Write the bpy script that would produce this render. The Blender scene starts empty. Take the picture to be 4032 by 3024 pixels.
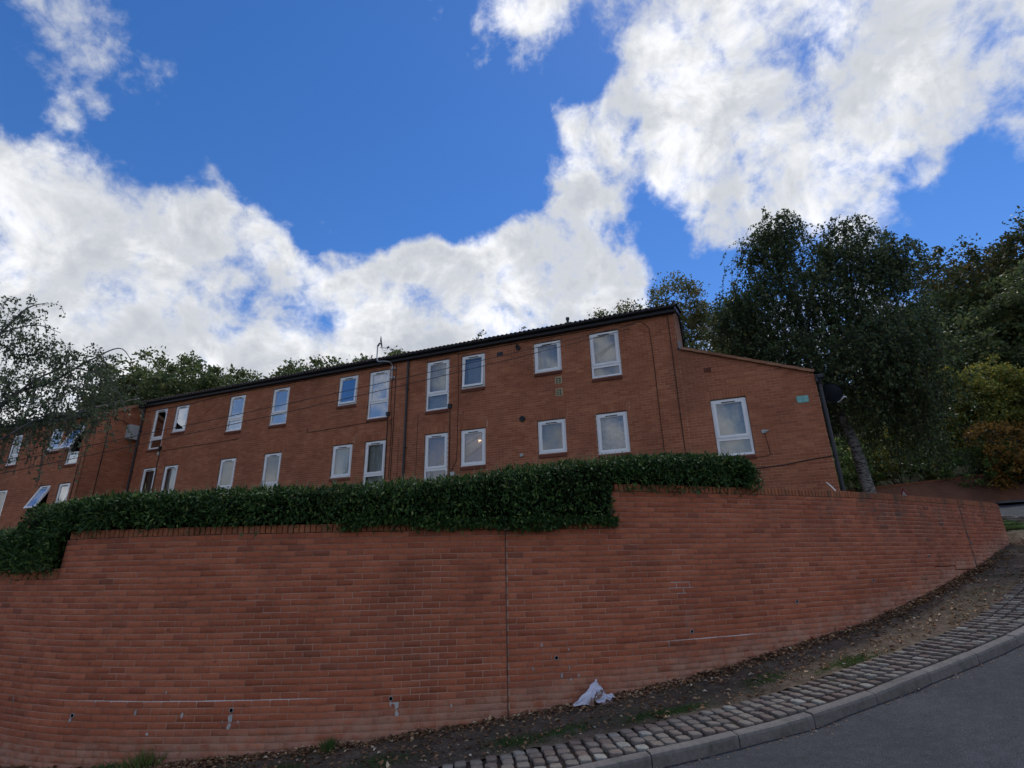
import bpy, bmesh, math, random
import numpy as np
from mathutils import Vector, Matrix, Quaternion

random.seed(7)
RNG = np.random.default_rng(11)
SC = bpy.context.scene
COL = SC.collection

# ------------------------------------------------------------------ camera
cd = bpy.data.cameras.new('camera')
cd.sensor_width = 36.0
cd.sensor_fit = 'HORIZONTAL'
cd.lens = 36.0 * 2036.0 / 4032.0
cd.clip_start = 0.05
cd.clip_end = 3000
CAM = bpy.data.objects.new('camera', cd)
COL.objects.link(CAM)
CR = Vector((0.99975, 0.00724, -0.02098))
CU = Vector((0.02219, -0.32608, 0.94508))
CF = Vector((0.0, 0.94532, 0.32616))
CAM.matrix_world = Matrix(((CR.x, CU.x, -CF.x, 0), (CR.y, CU.y, -CF.y, 0), (CR.z, CU.z, -CF.z, 0), (0, 0, 0, 1)))
SC.camera = CAM

# ------------------------------------------------------------------ node helper
class NT:
    def __init__(s, tree):
        s.t = tree
    def n(s, typ, ins=None, **props):
        nd = s.t.nodes.new(typ)
        for k, v in props.items():
            setattr(nd, k, v)
        if ins:
            for k, v in ins.items():
                s.put(nd, k, v)
        return nd
    def put(s, nd, k, v):
        sock = nd.inputs[k]
        if isinstance(v, bpy.types.NodeSocket):
            s.t.links.new(v, sock)
        elif isinstance(v, bpy.types.Node):
            s.t.links.new(v.outputs[0], sock)
        else:
            sock.default_value = v
    def math(s, op, a, b=0.0, c=None, clamp=False):
        nd = s.t.nodes.new('ShaderNodeMath')
        nd.operation = op
        nd.use_clamp = clamp
        s.put(nd, 0, a)
        s.put(nd, 1, b)
        if c is not None:
            s.put(nd, 2, c)
        return nd.outputs[0]
    def mix(s, fac, a, b, blend='MIX'):
        nd = s.t.nodes.new('ShaderNodeMix')
        nd.data_type = 'RGBA'
        nd.blend_type = blend
        s.put(nd, 0, fac)
        s.put(nd, 6, a)
        s.put(nd, 7, b)
        return nd.outputs[2]
    def ramp(s, fac, stops, interp='LINEAR'):
        nd = s.t.nodes.new('ShaderNodeValToRGB')
        el = nd.color_ramp.elements
        nd.color_ramp.interpolation = interp
        el[0].position, el[0].color = stops[0][0], c4(stops[0][1])
        el[1].position, el[1].color = stops[-1][0], c4(stops[-1][1])
        for p, c in stops[1:-1]:
            e = el.new(p)
            e.color = c4(c)
        s.put(nd, 0, fac)
        return nd.outputs[0]
    def noise(s, vec, scale, detail=4.0, rough=0.55, dist=0.0, out=0):
        nd = s.t.nodes.new('ShaderNodeTexNoise')
        if vec is not None:
            s.put(nd, 'Vector', vec)
        nd.inputs['Scale'].default_value = scale
        nd.inputs['Detail'].default_value = detail
        nd.inputs['Roughness'].default_value = rough
        nd.inputs['Distortion'].default_value = dist
        return nd.outputs[out]
    def mapr(s, v, a, b, c=0.0, d=1.0, smooth=True):
        nd = s.t.nodes.new('ShaderNodeMapRange')
        nd.interpolation_type = 'SMOOTHSTEP' if smooth else 'LINEAR'
        s.put(nd, 0, v)
        for i, x in enumerate((a, b, c, d)):
            nd.inputs[i + 1].default_value = x
        return nd.outputs[0]

def c4(c):
    if isinstance(c, (int, float)):
        return (c, c, c, 1)
    return (c[0], c[1], c[2], 1)

# ------------------------------------------------------------------ world: Nishita sky with procedural cloud layer
SUN_AZ, SUN_EL = math.radians(33), math.radians(60)
WORLD = bpy.data.worlds.new('World')
SC.world = WORLD
WORLD.use_nodes = True
wt = WORLD.node_tree
wt.nodes.clear()
W = NT(wt)
sky = W.n('ShaderNodeTexSky', sky_type='NISHITA', sun_disc=False)
sky.sun_elevation = SUN_EL
sky.sun_rotation = SUN_AZ
sky.altitude = 100
sky.air_density = 1.0
sky.dust_density = 0.05
sky.ozone_density = 3.0
SKY_STRENGTH = 0.10
tint = W.mix(1.0, sky.outputs[0], (0.98, 0.95, 1.07, 1), 'MULTIPLY')
hs = W.n('ShaderNodeHueSaturation', {'Saturation': 1.24, 'Value': 0.60, 'Color': tint})
tc = W.n('ShaderNodeTexCoord')
dirv = W.n('ShaderNodeVectorMath', {0: tc.outputs['Generated']}, operation='NORMALIZE').outputs[0]
sep = W.n('ShaderNodeSeparateXYZ', {0: dirv})
den = W.math('ADD', W.math('MAXIMUM', sep.outputs[2], 0.0), 0.22)
px = W.math('DIVIDE', sep.outputs[0], den)
py = W.math('DIVIDE', sep.outputs[1], den)
pv = W.n('ShaderNodeCombineXYZ', {0: px, 1: py, 2: 0.37}).outputs[0]
wob = W.n('ShaderNodeTexNoise', {'Vector': dirv, 'Scale': 3.4, 'Detail': 3.0, 'Roughness': 0.6})
wobv = W.n('ShaderNodeVectorMath', {0: wob.outputs['Color'], 1: (0.5, 0.5, 0.5)}, operation='SUBTRACT').outputs[0]
wobs = W.n('ShaderNodeVectorMath', {0: wobv}, operation='SCALE')
wobs.inputs['Scale'].default_value = 0.16
dirw = W.n('ShaderNodeVectorMath', {0: dirv, 1: wobs.outputs[0]}, operation='ADD').outputs[0]
CLOUDS = [(-0.666, 0.584, 0.464, 0.07, 0.85), (-0.618, 0.666, 0.418, 0.091, 0.95), (-0.512, 0.763, 0.396, 0.101, 0.9), (-0.737, 0.573, 0.358, 0.105, 0.8), (-0.345, 0.85, 0.398, 0.092, 0.8), (-0.192, 0.863, 0.467, 0.091, 0.8), (-0.036, 0.868, 0.495, 0.075, 0.8), (0.104, 0.882, 0.46, 0.069, 0.75), (0.197, 0.846, 0.496, 0.036, 0.4), (-0.633, 0.56, 0.534, 0.023, 0.4), (-0.641, 0.535, 0.55, 0.015, 0.3), (-0.439, 0.844, 0.309, 0.141, 0.8), (-0.583, 0.745, 0.324, 0.094, 0.7), (-0.222, 0.902, 0.371, 0.122, 0.7), (0.023, 0.913, 0.408, 0.083, 0.6), (-0.38, 0.827, 0.415, 0.051, 0.4), (-0.696, 0.666, 0.266, 0.079, 0.5), (-0.17, 0.819, 0.548, 0.03, 0.35), (0.186, 0.689, 0.7, 0.045, 0.6), (0.286, 0.698, 0.656, 0.063, 0.9), (0.388, 0.641, 0.663, 0.096, 1.0), (0.503, 0.554, 0.663, 0.1, 1.0), (0.596, 0.493, 0.634, 0.074, 0.95), (0.67, 0.45, 0.59, 0.082, 0.9), (0.224, 0.582, 0.782, 0.042, 0.4), (0.325, 0.548, 0.771, 0.07, 0.7), (0.108, 0.691, 0.714, 0.027, 0.5), (0.099, 0.758, 0.645, 0.035, 0.36), (0.145, 0.784, 0.604, 0.035, 0.34), (0.411, 0.458, 0.788, 0.114, 0.8), (0.07, 0.813, 0.578, 0.036, 0.25), (0.518, 0.682, 0.516, 0.048, 0.8), (0.428, 0.737, 0.523, 0.031, 0.6), (0.349, 0.776, 0.525, 0.025, 0.45), (0.614, 0.599, 0.515, 0.017, 0.8), (0.664, 0.525, 0.533, 0.013, 0.4), (-0.546, 0.473, 0.691, 0.03, 0.1), (-0.497, 0.512, 0.701, 0.032, 0.14), (-0.469, 0.539, 0.7, 0.017, 0.1), (-0.599, 0.539, 0.592, 0.018, 0.55), (-0.554, 0.555, 0.62, 0.014, 0.4), (-0.46, 0.664, 0.589, 0.024, 0.62), (-0.428, 0.717, 0.55, 0.033, 0.62), (-0.395, 0.752, 0.528, 0.024, 0.5), (-0.467, 0.688, 0.555, 0.02, 0.55), (-0.411, 0.763, 0.499, 0.021, 0.4), (0.06, 0.588, 0.806, 0.034, 0.25), (-0.007, 0.805, 0.594, 0.027, 0.45), (-0.285, 0.607, 0.741, 0.156, -0.85), (-0.238, 0.73, 0.64, 0.12, -0.75), (-0.052, 0.713, 0.7, 0.082, -0.7), (-0.524, 0.601, 0.604, 0.044, -0.55), (-0.389, 0.629, 0.673, 0.062, -0.5), (0.435, 0.783, 0.444, 0.059, -0.7), (0.634, 0.637, 0.438, 0.063, -0.8), (0.656, 0.56, 0.506, 0.031, -0.5), (0.315, 0.816, 0.485, 0.043, -0.65), (0.273, 0.778, 0.566, 0.026, -0.4), (0.371, 0.626, 0.686, 0.017, -0.35), (0.337, 0.663, 0.668, 0.013, -0.3), (-0.328, 0.792, 0.515, 0.04, -0.4), (-0.19, 0.847, 0.497, 0.021, -0.35), (-0.663, 0.468, 0.584, 0.068, -0.6), (0.628, 0.513, 0.585, 0.019, -0.5), (-0.082, 0.786, 0.612, 0.041, -0.45), (0.252, 0.8, 0.544, 0.023, -0.3), (0.493, 0.738, 0.46, 0.04, -0.6), (0.149, 0.618, 0.772, 0.03, -0.3), (0.257, 0.776, 0.576, 0.04, -0.55), (0.322, 0.805, 0.497, 0.057, -0.6), (0.02, 0.73, 0.683, 0.051, -0.6), (-0.083, 0.791, 0.606, 0.053, -0.5), (0.011, 0.78, 0.625, 0.032, -0.4), (-0.295, 0.779, 0.553, 0.051, -0.6), (-0.363, 0.776, 0.515, 0.028, -0.35), (-0.246, 0.772, 0.586, 0.051, -0.4), (0.375, 0.81, 0.452, 0.039, -0.5), (0.105, 0.626, 0.773, 0.045, -0.4), (-0.429, 0.78, 0.455, 0.027, -0.2)]
acc = None
for (x, y, z, sg, w) in CLOUDS:
    dd = W.n('ShaderNodeVectorMath', {0: dirw, 1: (x, y, z)}, operation='DISTANCE').outputs['Value']
    e = W.mapr(dd, 0.0, sg * 2.35, w, 0.0)
    acc = e if acc is None else W.math('ADD', acc, e)
acc = W.math('MINIMUM', W.math('MAXIMUM', acc, -0.85), 0.44)
big = W.noise(pv, 0.62, 2.0, 0.5)
fbm = W.noise(dirv, 8.2, 8.0, 0.59, 0.20)
fine = W.noise(dirv, 32.0, 6.0, 0.64, 0.30)
fld = W.math('ADD', acc, W.math('MULTIPLY', W.math('SUBTRACT', big, 0.33), 1.5))
fld = W.math('ADD', fld, W.math('MULTIPLY', W.math('SUBTRACT', fbm, 0.5), 2.7))
fld = W.math('ADD', fld, W.math('MULTIPLY', W.math('SUBTRACT', fine, 0.5), 0.95))
fld = W.math('ADD', fld, W.mapr(sep.outputs[2], 0.03, 0.33, 0.55, 0.0))
alpha = W.math('MULTIPLY', W.mapr(fld, 0.0, 0.86), 0.97)
thick = W.mapr(fld, 0.45, 1.5)
shade_n = W.noise(dirv, 7.0, 6.0, 0.62, 0.4)
shade = W.math('ADD', W.math('MULTIPLY', W.mapr(shade_n, 0.40, 0.66), 0.62), W.math('MULTIPLY', W.math('SUBTRACT', 1.0, thick), 0.42))
ccol = W.ramp(shade, [(0.0, (0.46, 0.49, 0.54)), (0.35, (0.60, 0.62, 0.65)), (0.7, (0.78, 0.79, 0.80)), (1.0, (0.97, 0.97, 0.98))])
cscale = W.n('ShaderNodeVectorMath', {0: ccol}, operation='SCALE')
cscale.inputs['Scale'].default_value = 5.3
pale = W.n('ShaderNodeHueSaturation', {'Saturation': 0.75, 'Value': 0.62, 'Color': sky.outputs[0]})
blue = W.mix(W.mapr(sep.outputs[2], 0.05, 0.40), pale.outputs[0], hs.outputs[0])
skycol = W.mix(alpha, blue, cscale.outputs[0])
bg = W.n('ShaderNodeBackground', {'Color': skycol, 'Strength': SKY_STRENGTH})
wo = W.n('ShaderNodeOutputWorld', {'Surface': bg.outputs[0]})

# ------------------------------------------------------------------ sun (veiled by cloud, behind the building)
sd = bpy.data.lights.new('sun', 'SUN')
sd.energy = 0.8
sd.angle = math.radians(12)
sd.color = (1.0, 0.95, 0.88)
SUN = bpy.data.objects.new('sun', sd)
COL.objects.link(SUN)
sdir = Vector((math.sin(SUN_AZ) * math.cos(SUN_EL), math.cos(SUN_AZ) * math.cos(SUN_EL), math.sin(SUN_EL)))
SUN.rotation_euler = sdir.to_track_quat('Z', 'Y').to_euler()

SC.view_settings.view_transform = 'Standard'
SC.view_settings.look = 'None'
SC.view_settings.exposure = 1.1
SC.view_settings.gamma = 1.0
SC.render.engine = 'CYCLES'
SC.cycles.use_denoising = True
SC.cycles.use_adaptive_sampling = True
SC.cycles.adaptive_threshold = 0.02
SC.cycles.max_bounces = 6
SC.cycles.diffuse_bounces = 3
SC.cycles.transparent_max_bounces = 8

# ------------------------------------------------------------------ mesh helpers
def mesh_np(name, V, Fs, mat=None, smooth=False):
    """V Nx3, Fs list of index arrays (each MxK)"""
    V = np.asarray(V, np.float32)
    me = bpy.data.meshes.new(name)
    me.vertices.add(len(V))
    me.vertices.foreach_set('co', V.ravel())
    Fs = [np.asarray(f, np.int32) for f in Fs if len(f)]
    nl = sum(f.size for f in Fs)
    nf = sum(len(f) for f in Fs)
    me.loops.add(nl)
    me.polygons.add(nf)
    me.loops.foreach_set('vertex_index', np.concatenate([f.ravel() for f in Fs]))
    starts = []
    o = 0
    for f in Fs:
        k = f.shape[1]
        starts.append(np.arange(len(f), dtype=np.int32) * k + o)
        o += f.size
    me.polygons.foreach_set('loop_start', np.concatenate(starts))
    if smooth:
        me.polygons.foreach_set('use_smooth', np.ones(nf, bool))
    me.update(calc_edges=True)
    me.validate()
    if mat is not None:
        me.materials.append(mat)
    return me

def link(name, me, parent=None, loc=None, rot=None):
    o = bpy.data.objects.new(name, me)
    COL.objects.link(o)
    if parent is not None:
        o.parent = parent
    if loc is not None:
        o.location = loc
    if rot is not None:
        o.rotation_euler = rot
    return o

def tag(o, label=None, cat=None, group=None, kind=None):
    if label:
        o['label'] = label
    if cat:
        o['category'] = cat
    if group:
        o['group'] = group
    if kind:
        o['kind'] = kind
    return o

def empty(name, loc=(0, 0, 0), rz=0.0):
    o = bpy.data.objects.new(name, None)
    COL.objects.link(o)
    o.location = loc
    o.rotation_euler = (0, 0, rz)
    o.empty_display_size = 0.2
    return o

class MB:
    def __init__(s):
        s.v = []
        s.f = []
    def face(s, pts):
        i = len(s.v)
        s.v += [tuple(p) for p in pts]
        s.f.append(tuple(range(i, i + len(pts))))
    def box(s, x0, x1, y0, y1, z0, z1):
        i = len(s.v)
        s.v += [(x0, y0, z0), (x1, y0, z0), (x1, y1, z0), (x0, y1, z0), (x0, y0, z1), (x1, y0, z1), (x1, y1, z1), (x0, y1, z1)]
        for q in ((0, 3, 2, 1), (4, 5, 6, 7), (0, 1, 5, 4), (1, 2, 6, 5), (2, 3, 7, 6), (3, 0, 4, 7)):
            s.f.append(tuple(i + k for k in q))
    def obox(s, c, ax, ay, az):
        """box from centre and three half-axis vectors"""
        c, ax, ay, az = Vector(c), Vector(ax), Vector(ay), Vector(az)
        i = len(s.v)
        for sz in (-1, 1):
            for sx, sy in ((-1, -1), (1, -1), (1, 1), (-1, 1)):
                s.v.append(tuple(c + ax * sx + ay * sy + az * sz))
        for q in ((0, 3, 2, 1), (4, 5, 6, 7), (0, 1, 5, 4), (1, 2, 6, 5), (2, 3, 7, 6), (3, 0, 4, 7)):
            s.f.append(tuple(i + k for k in q))
    def tube(s, pts, rad, n=8, cap=True):
        pts = [Vector(p) for p in pts]
        if not hasattr(rad, '__len__'):
            rad = [rad] * len(pts)
        rings = []
        up = None
        for k, p in enumerate(pts):
            a = pts[max(k - 1, 0)]
            b = pts[min(k + 1, len(pts) - 1)]
            t = (b - a)
            if t.length < 1e-9:
                t = Vector((0, 0, 1))
            t.normalize()
            if up is None:
                up = Vector((0, 0, 1)) if abs(t.z) < 0.9 else Vector((1, 0, 0))
            e1 = up - t * up.dot(t)
            if e1.length < 1e-6:
                e1 = t.orthogonal()
            e1.normalize()
            up = e1
            e2 = t.cross(e1)
            i = len(s.v)
            for j in range(n):
                an = 2 * math.pi * j / n
                s.v.append(tuple(p + (e1 * math.cos(an) + e2 * math.sin(an)) * rad[k]))
            rings.append(i)
        for a, b in zip(rings[:-1], rings[1:]):
            for j in range(n):
                s.f.append((a + j, a + (j + 1) % n, b + (j + 1) % n, b + j))
        if cap:
            s.f.append(tuple(rings[0] + j for j in range(n))[::-1])
            s.f.append(tuple(rings[-1] + j for j in range(n)))
    def mesh(s, name, mat=None, smooth=False):
        me = bpy.data.meshes.new(name)
        me.from_pydata(s.v, [], s.f)
        if smooth:
            me.polygons.foreach_set('use_smooth', np.ones(len(me.polygons), bool))
        me.update()
        if mat is not None:
            me.materials.append(mat)
        return me
    def build(s, name, mat=None, parent=None, smooth=False):
        return link(name, s.mesh(name, mat, smooth), parent)

def cr_spline(P, sub=12):
    P = np.asarray(P, float)
    Q = np.vstack([2 * P[0] - P[1], P, 2 * P[-1] - P[-2]])
    out = []
    for i in range(1, len(Q) - 2):
        a, b, c, d = Q[i - 1:i + 3]
        for t in np.linspace(0, 1, sub, endpoint=False):
            out.append(.5 * (2 * b + (-a + c) * t + (2 * a - 5 * b + 4 * c - d) * t * t + (-a + 3 * b - 3 * c + d) * t ** 3))
    out.append(Q[-2])
    return np.array(out)

class Curve:
    """plan curve by arc length, outward = right hand side"""
    def __init__(s, P, sub=12):
        s.p = cr_spline(P, sub)
        s.s = np.r_[0, np.cumsum(np.linalg.norm(np.diff(s.p, axis=0), axis=1))]
        s.L = s.s[-1]
    def pos(s, q):
        q = np.asarray(q, float)
        r = np.stack([np.interp(q, s.s, s.p[:, 0]), np.interp(q, s.s, s.p[:, 1])], -1)
        return r
    def tan(s, q):
        d = s.pos(np.minimum(np.asarray(q, float) + .15, s.L)) - s.pos(np.maximum(np.asarray(q, float) - .15, 0))
        return d / np.linalg.norm(d, axis=-1, keepdims=True)
    def off(s, q, d):
        t = s.tan(q)
        d = np.asarray(d, float)
        return s.pos(q) + np.stack([t[..., 1], -t[..., 0]], -1) * (d[..., None] if d.ndim else d)
    def near(s, X):
        X = np.atleast_2d(X)
        out = np.empty(len(X))
        for k in range(0, len(X), 4000):
            D = ((X[k:k + 4000, None, :] - s.p[None]) ** 2).sum(-1)
            out[k:k + 4000] = s.s[np.argmin(D, 1)]
        return out

def in_view(P, pad=0.03):
    P = np.atleast_2d(P)
    r, u, f = (np.array(v) for v in (CR, CU, CF))
    z = P @ f
    x = (P @ r) / z * 2036 / 2016
    y = (P @ u) / z * 2036 / 1512
    return (z > 0) & (np.abs(x) < 1 + pad) & (np.abs(y) < 1 + pad)

# ------------------------------------------------------------------ materials
def new_mat(name):
    m = bpy.data.materials.new(name)
    m.use_nodes = True
    t = m.node_tree
    t.nodes.clear()
    n = NT(t)
    out = n.n('ShaderNodeOutputMaterial')
    return m, n, out

def principled(n, out, col, rough=0.8, spec=0.3, bump=None, bstr=0.3, bdist=0.01, metal=0.0, ior=1.45):
    b = n.n('ShaderNodeBsdfPrincipled')
    n.put(b, 'Base Color', c4(col) if isinstance(col, (tuple, list)) and len(col) == 3 else col)
    n.put(b, 'Roughness', rough)
    n.put(b, 'Specular IOR Level', spec)
    n.put(b, 'Metallic', metal)
    n.put(b, 'IOR', ior)
    if bump is not None:
        bn = n.n('ShaderNodeBump', {'Height': bump, 'Strength': bstr, 'Distance': bdist})
        n.put(b, 'Normal', bn.outputs[0])
    n.t.links.new(b.outputs[0], out.inputs[0])
    return b

def piece_random(n):
    g = n.n('ShaderNodeNewGeometry')
    o = n.n('ShaderNodeObjectInfo')
    r = n.math('ADD', g.outputs['Random Per Island'], o.outputs['Random'])
    r = n.math('FRACT', r)
    return r, g.outputs['Position']

def mat_simple(name, col, rough=0.7, spec=0.3, var=0.12, scale=9.0, metal=0.0):
    m, n, out = new_mat(name)
    g = n.n('ShaderNodeNewGeometry')
    ns = n.noise(g.outputs['Position'], scale, 5.0, 0.6)
    lo = tuple(c * (1 - var) for c in col)
    hi = tuple(min(1, c * (1 + var)) for c in col)
    cc = n.ramp(ns, [(0.3, lo), (0.7, hi)])
    principled(n, out, cc, rough, spec, ns, 0.08, 0.004, metal)
    return m

def mat_brick(name, stops, dirt=0.35, base_pale=False, dirt_scale=0.55, topdirt=False):
    m, n, out = new_mat(name)
    r, pos = piece_random(n)
    col = n.ramp(r, stops)
    f1 = n.noise(pos, 38.0, 6.0, 0.65)
    col = n.mix(0.55, col, n.ramp(f1, [(0.25, (0.52, 0.50, 0.49)), (0.5, (0.94, 0.93, 0.92)), (0.75, (1.22, 1.16, 1.1))]), 'MULTIPLY')
    lf = n.noise(pos, 0.85, 5.0, 0.6, 0.4)
    col = n.mix(1.0, col, n.ramp(lf, [(0.30, (0.82, 0.80, 0.80)), (0.5, (0.98, 0.97, 0.97)), (0.70, (1.08, 1.10, 1.12))]), 'MULTIPLY')
    stk = n.n('ShaderNodeMapping', {'Vector': pos, 'Scale': (2.4, 2.4, 0.35)})
    sn = n.noise(stk.outputs[0], 1.5, 6.0, 0.65)
    col = n.mix(n.mapr(sn, 0.54, 0.74, 0.0, 0.22), col, (0.15, 0.075, 0.055, 1))
    # broad soot and damp
    big = n.noise(pos, dirt_scale, 5.0, 0.6, 0.5)
    k = n.mapr(big, 0.48, 0.70, 0.0, dirt)
    col = n.mix(k, col, (0.12, 0.058, 0.042, 1))
    # small dark spots
    vo = n.n('ShaderNodeTexVoronoi', {'Vector': pos, 'Scale': 3.2, 'Randomness': 1.0})
    spot = n.mapr(vo.outputs['Distance'], 0.05, 0.085, 0.5, 0.0)
    col = n.mix(spot, col, (0.12, 0.045, 0.035, 1))
    sp = n.n('ShaderNodeSeparateXYZ', {0: pos})
    if base_pale:
        x = sp.outputs[0]
        gz = n.math('MULTIPLY_ADD', n.math('MULTIPLY_ADD', n.math('MULTIPLY_ADD', x, 9.37e-5, 5.246e-3), x, 0.104557), x, -1.811)
        h = n.math('SUBTRACT', sp.outputs[2], gz)
        jag = n.math('MULTIPLY', n.math('SUBTRACT', n.noise(pos, 2.6, 5.0, 0.6), 0.5), 0.35)
        hh = n.math('ADD', h, jag)
        pale = n.math('MULTIPLY', n.mapr(hh, 0.42, 0.12), n.mapr(n.noise(pos, 6.0, 5.0, 0.7), 0.34, 0.62, 0.15, 1.0))
        col = n.mix(n.math('MULTIPLY', pale, 0.62), col, (0.46, 0.295, 0.215, 1))
        # salt haze patches near the weep holes
        haze = n.math('MULTIPLY', n.mapr(n.math('ABSOLUTE', n.math('SUBTRACT', h, 0.62)), 0.0, 0.42, 1.0, 0.0), n.mapr(n.noise(pos, 1.9, 6.0, 0.7, 0.8), 0.60, 0.76))
        col = n.mix(n.math('MULTIPLY', haze, 0.35), col, (0.40, 0.33, 0.31, 1))
    if topdirt:
        # soot and lichen growing on the right-hand length of the wall
        m1 = n.math('MULTIPLY', n.mapr(sp.outputs[0], 3.2, 6.0), n.mapr(sp.outputs[2], -0.35, 0.75))
        strk = n.n('ShaderNodeMapping', {'Vector': pos, 'Scale': (2.2, 2.2, 0.45)})
        m2 = n.mapr(n.noise(strk.outputs[0], 1.7, 6.0, 0.7), 0.42, 0.64)
        m3 = n.mapr(r, 0.2, 0.8, 0.35, 1.0)
        col = n.mix(n.math('MULTIPLY', n.math('MULTIPLY', n.math('MULTIPLY', m1, m2), m3), 0.72), col, (0.085, 0.07, 0.058, 1))
    hgt = n.noise(pos, 95.0, 4.0, 0.7)
    principled(n, out, col, 0.93, 0.15, hgt, 0.35, 0.004)
    return m

WALL_STOPS = [(0.0, (0.325, 0.101, 0.058)), (0.12, (0.365, 0.115, 0.063)), (0.35, (0.408, 0.128, 0.069)), (0.65, (0.439, 0.141, 0.075)), (0.90, (0.472, 0.161, 0.087)), (0.965, (0.376, 0.122, 0.070)), (1.0, (0.268, 0.096, 0.060))]
FAC_STOPS = [(0.0, (0.336, 0.120, 0.065)), (0.25, (0.374, 0.139, 0.072)), (0.6, (0.410, 0.154, 0.082)), (0.9, (0.449, 0.175, 0.092)), (1.0, (0.491, 0.203, 0.105))]
M = {}
M['brick_wall'] = mat_brick('wall_brick', WALL_STOPS, 0.30, True, 0.55, True)
M['brick_fac'] = mat_brick('facade_brick', FAC_STOPS, 0.30, False, 0.4)
M['brick_dark'] = mat_brick('sill_brick', [(0, (0.12, 0.048, 0.034)), (0.5, (0.15, 0.058, 0.04)), (1, (0.18, 0.07, 0.046))], 0.25)
M['brick_cope'] = mat_brick('coping_brick', [(0, (0.294, 0.113, 0.059)), (0.3, (0.364, 0.138, 0.070)), (0.7, (0.400, 0.154, 0.077)), (0.9, (0.330, 0.147, 0.078)), (1, (0.258, 0.124, 0.073))], 0.3, False, 1.1, True)
M['brick_verge'] = mat_brick('verge_tile_clay', [(0, (0.27, 0.13, 0.08)), (0.5, (0.33, 0.17, 0.10)), (1, (0.38, 0.21, 0.13))], 0.35, False, 1.3)

def mat_mortar(name, col, rich=False):
    m, n, out = new_mat(name)
    g = n.n('ShaderNodeNewGeometry')
    a = n.noise(g.outputs['Position'], 1.4, 6.0, 0.65)
    b = n.noise(g.outputs['Position'], 60.0, 4.0, 0.6)
    col1 = n.ramp(a, [(0.32, tuple(c * 0.50 for c in col)), (0.52, col), (0.72, tuple(min(1, c * 1.25) for c in col))])
    col1 = n.mix(0.5, col1, n.ramp(b, [(0.3, 0.7), (0.7, 1.1)]), 'MULTIPLY')
    if rich:
        # crystallised salts along a few bed joints, low on the left of the wall
        sp = n.n('ShaderNodeSeparateXYZ', {0: g.outputs['Position']})
        bd = n.mapr(n.math('ABSOLUTE', n.math('SUBTRACT', sp.outputs[2], -1.523)), 0.004, 0.022, 1.0, 0.0)
        xr = n.math('MULTIPLY', n.mapr(sp.outputs[0], -6.2, -5.0), n.mapr(sp.outputs[0], -3.2, -1.9, 1.0, 0.0))
        bd2 = n.mapr(n.math('ABSOLUTE', n.math('SUBTRACT', sp.outputs[2], -1.068)), 0.004, 0.022, 1.0, 0.0)
        xr2 = n.math('MULTIPLY', n.mapr(sp.outputs[0], 1.9, 2.3), n.mapr(sp.outputs[0], 3.2, 3.9, 1.0, 0.0))
        s = n.math('MAXIMUM', n.math('MULTIPLY', bd, xr), n.math('MULTIPLY', bd2, xr2))
        col1 = n.mix(n.math('MULTIPLY', s, 0.9), col1, (0.62, 0.60, 0.58, 1))
    principled(n, out, col1, 0.95, 0.1, b, 0.5, 0.004)
    return m
M['mortar'] = mat_mortar('wall_mortar', (0.40, 0.235, 0.17), True)
M['mortar_fac'] = mat_mortar('facade_mortar', (0.54, 0.34, 0.25))
M['upvc'] = mat_simple('white_upvc', (0.86, 0.86, 0.86), 0.35, 0.5, 0.04, 3.0)
M['black'] = mat_simple('black_plastic', (0.018, 0.019, 0.022), 0.45, 0.4, 0.2, 6.0)
M['fascia'] = mat_simple('fascia_paint', (0.022, 0.022, 0.027), 0.5, 0.4, 0.25, 5.0)
M['pipe'] = mat_simple('downpipe_plastic', (0.032, 0.032, 0.038), 0.45, 0.4, 0.2, 5.0)
M['cable'] = mat_simple('cable_brown', (0.055, 0.030, 0.024), 0.6, 0.3, 0.2, 6.0)
M['sealant'] = mat_simple('joint_sealant', (0.10, 0.07, 0.058), 0.8, 0.2, 0.35, 3.0)
M['wire'] = mat_simple('wire_black', (0.035, 0.028, 0.028), 0.6, 0.3, 0.2, 6.0)
M['galv'] = mat_simple('galvanised_steel', (0.42, 0.43, 0.44), 0.45, 0.5, 0.2, 12.0, 0.6)
M['dishgrey'] = mat_simple('dish_paint', (0.10, 0.105, 0.12), 0.5, 0.4, 0.15, 8.0)
M['dishdark'] = mat_simple('dish_dark_paint', (0.012, 0.016, 0.022), 0.6, 0.2, 0.15, 8.0)
M['cream'] = mat_simple('cream_plastic', (0.50, 0.44, 0.28), 0.5, 0.3, 0.1, 20.0)
M['lamp'] = mat_simple('pale_plastic', (0.45, 0.47, 0.44), 0.45, 0.4, 0.1, 20.0)
M['signgreen'] = mat_simple('sign_green', (0.16, 0.42, 0.38), 0.45, 0.4, 0.08, 14.0)
M['signtext'] = mat_simple('sign_lettering', (0.55, 0.74, 0.70), 0.5, 0.3, 0.05, 20.0)
M['boxwhite'] = mat_simple('box_white', (0.40, 0.42, 0.43), 0.5, 0.4, 0.1, 6.0)
M['tile'] = mat_brick('roof_tile_concrete', [(0, (0.055, 0.045, 0.042)), (0.5, (0.075, 0.060, 0.055)), (1, (0.10, 0.078, 0.068))], 0.3, False, 1.0)
M['room'] = mat_simple('unlit_room_dark', (0.05, 0.052, 0.055), 0.9, 0.1, 0.2, 2.0)  # dark grey put in for the gloom of unlit interiors

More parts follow.
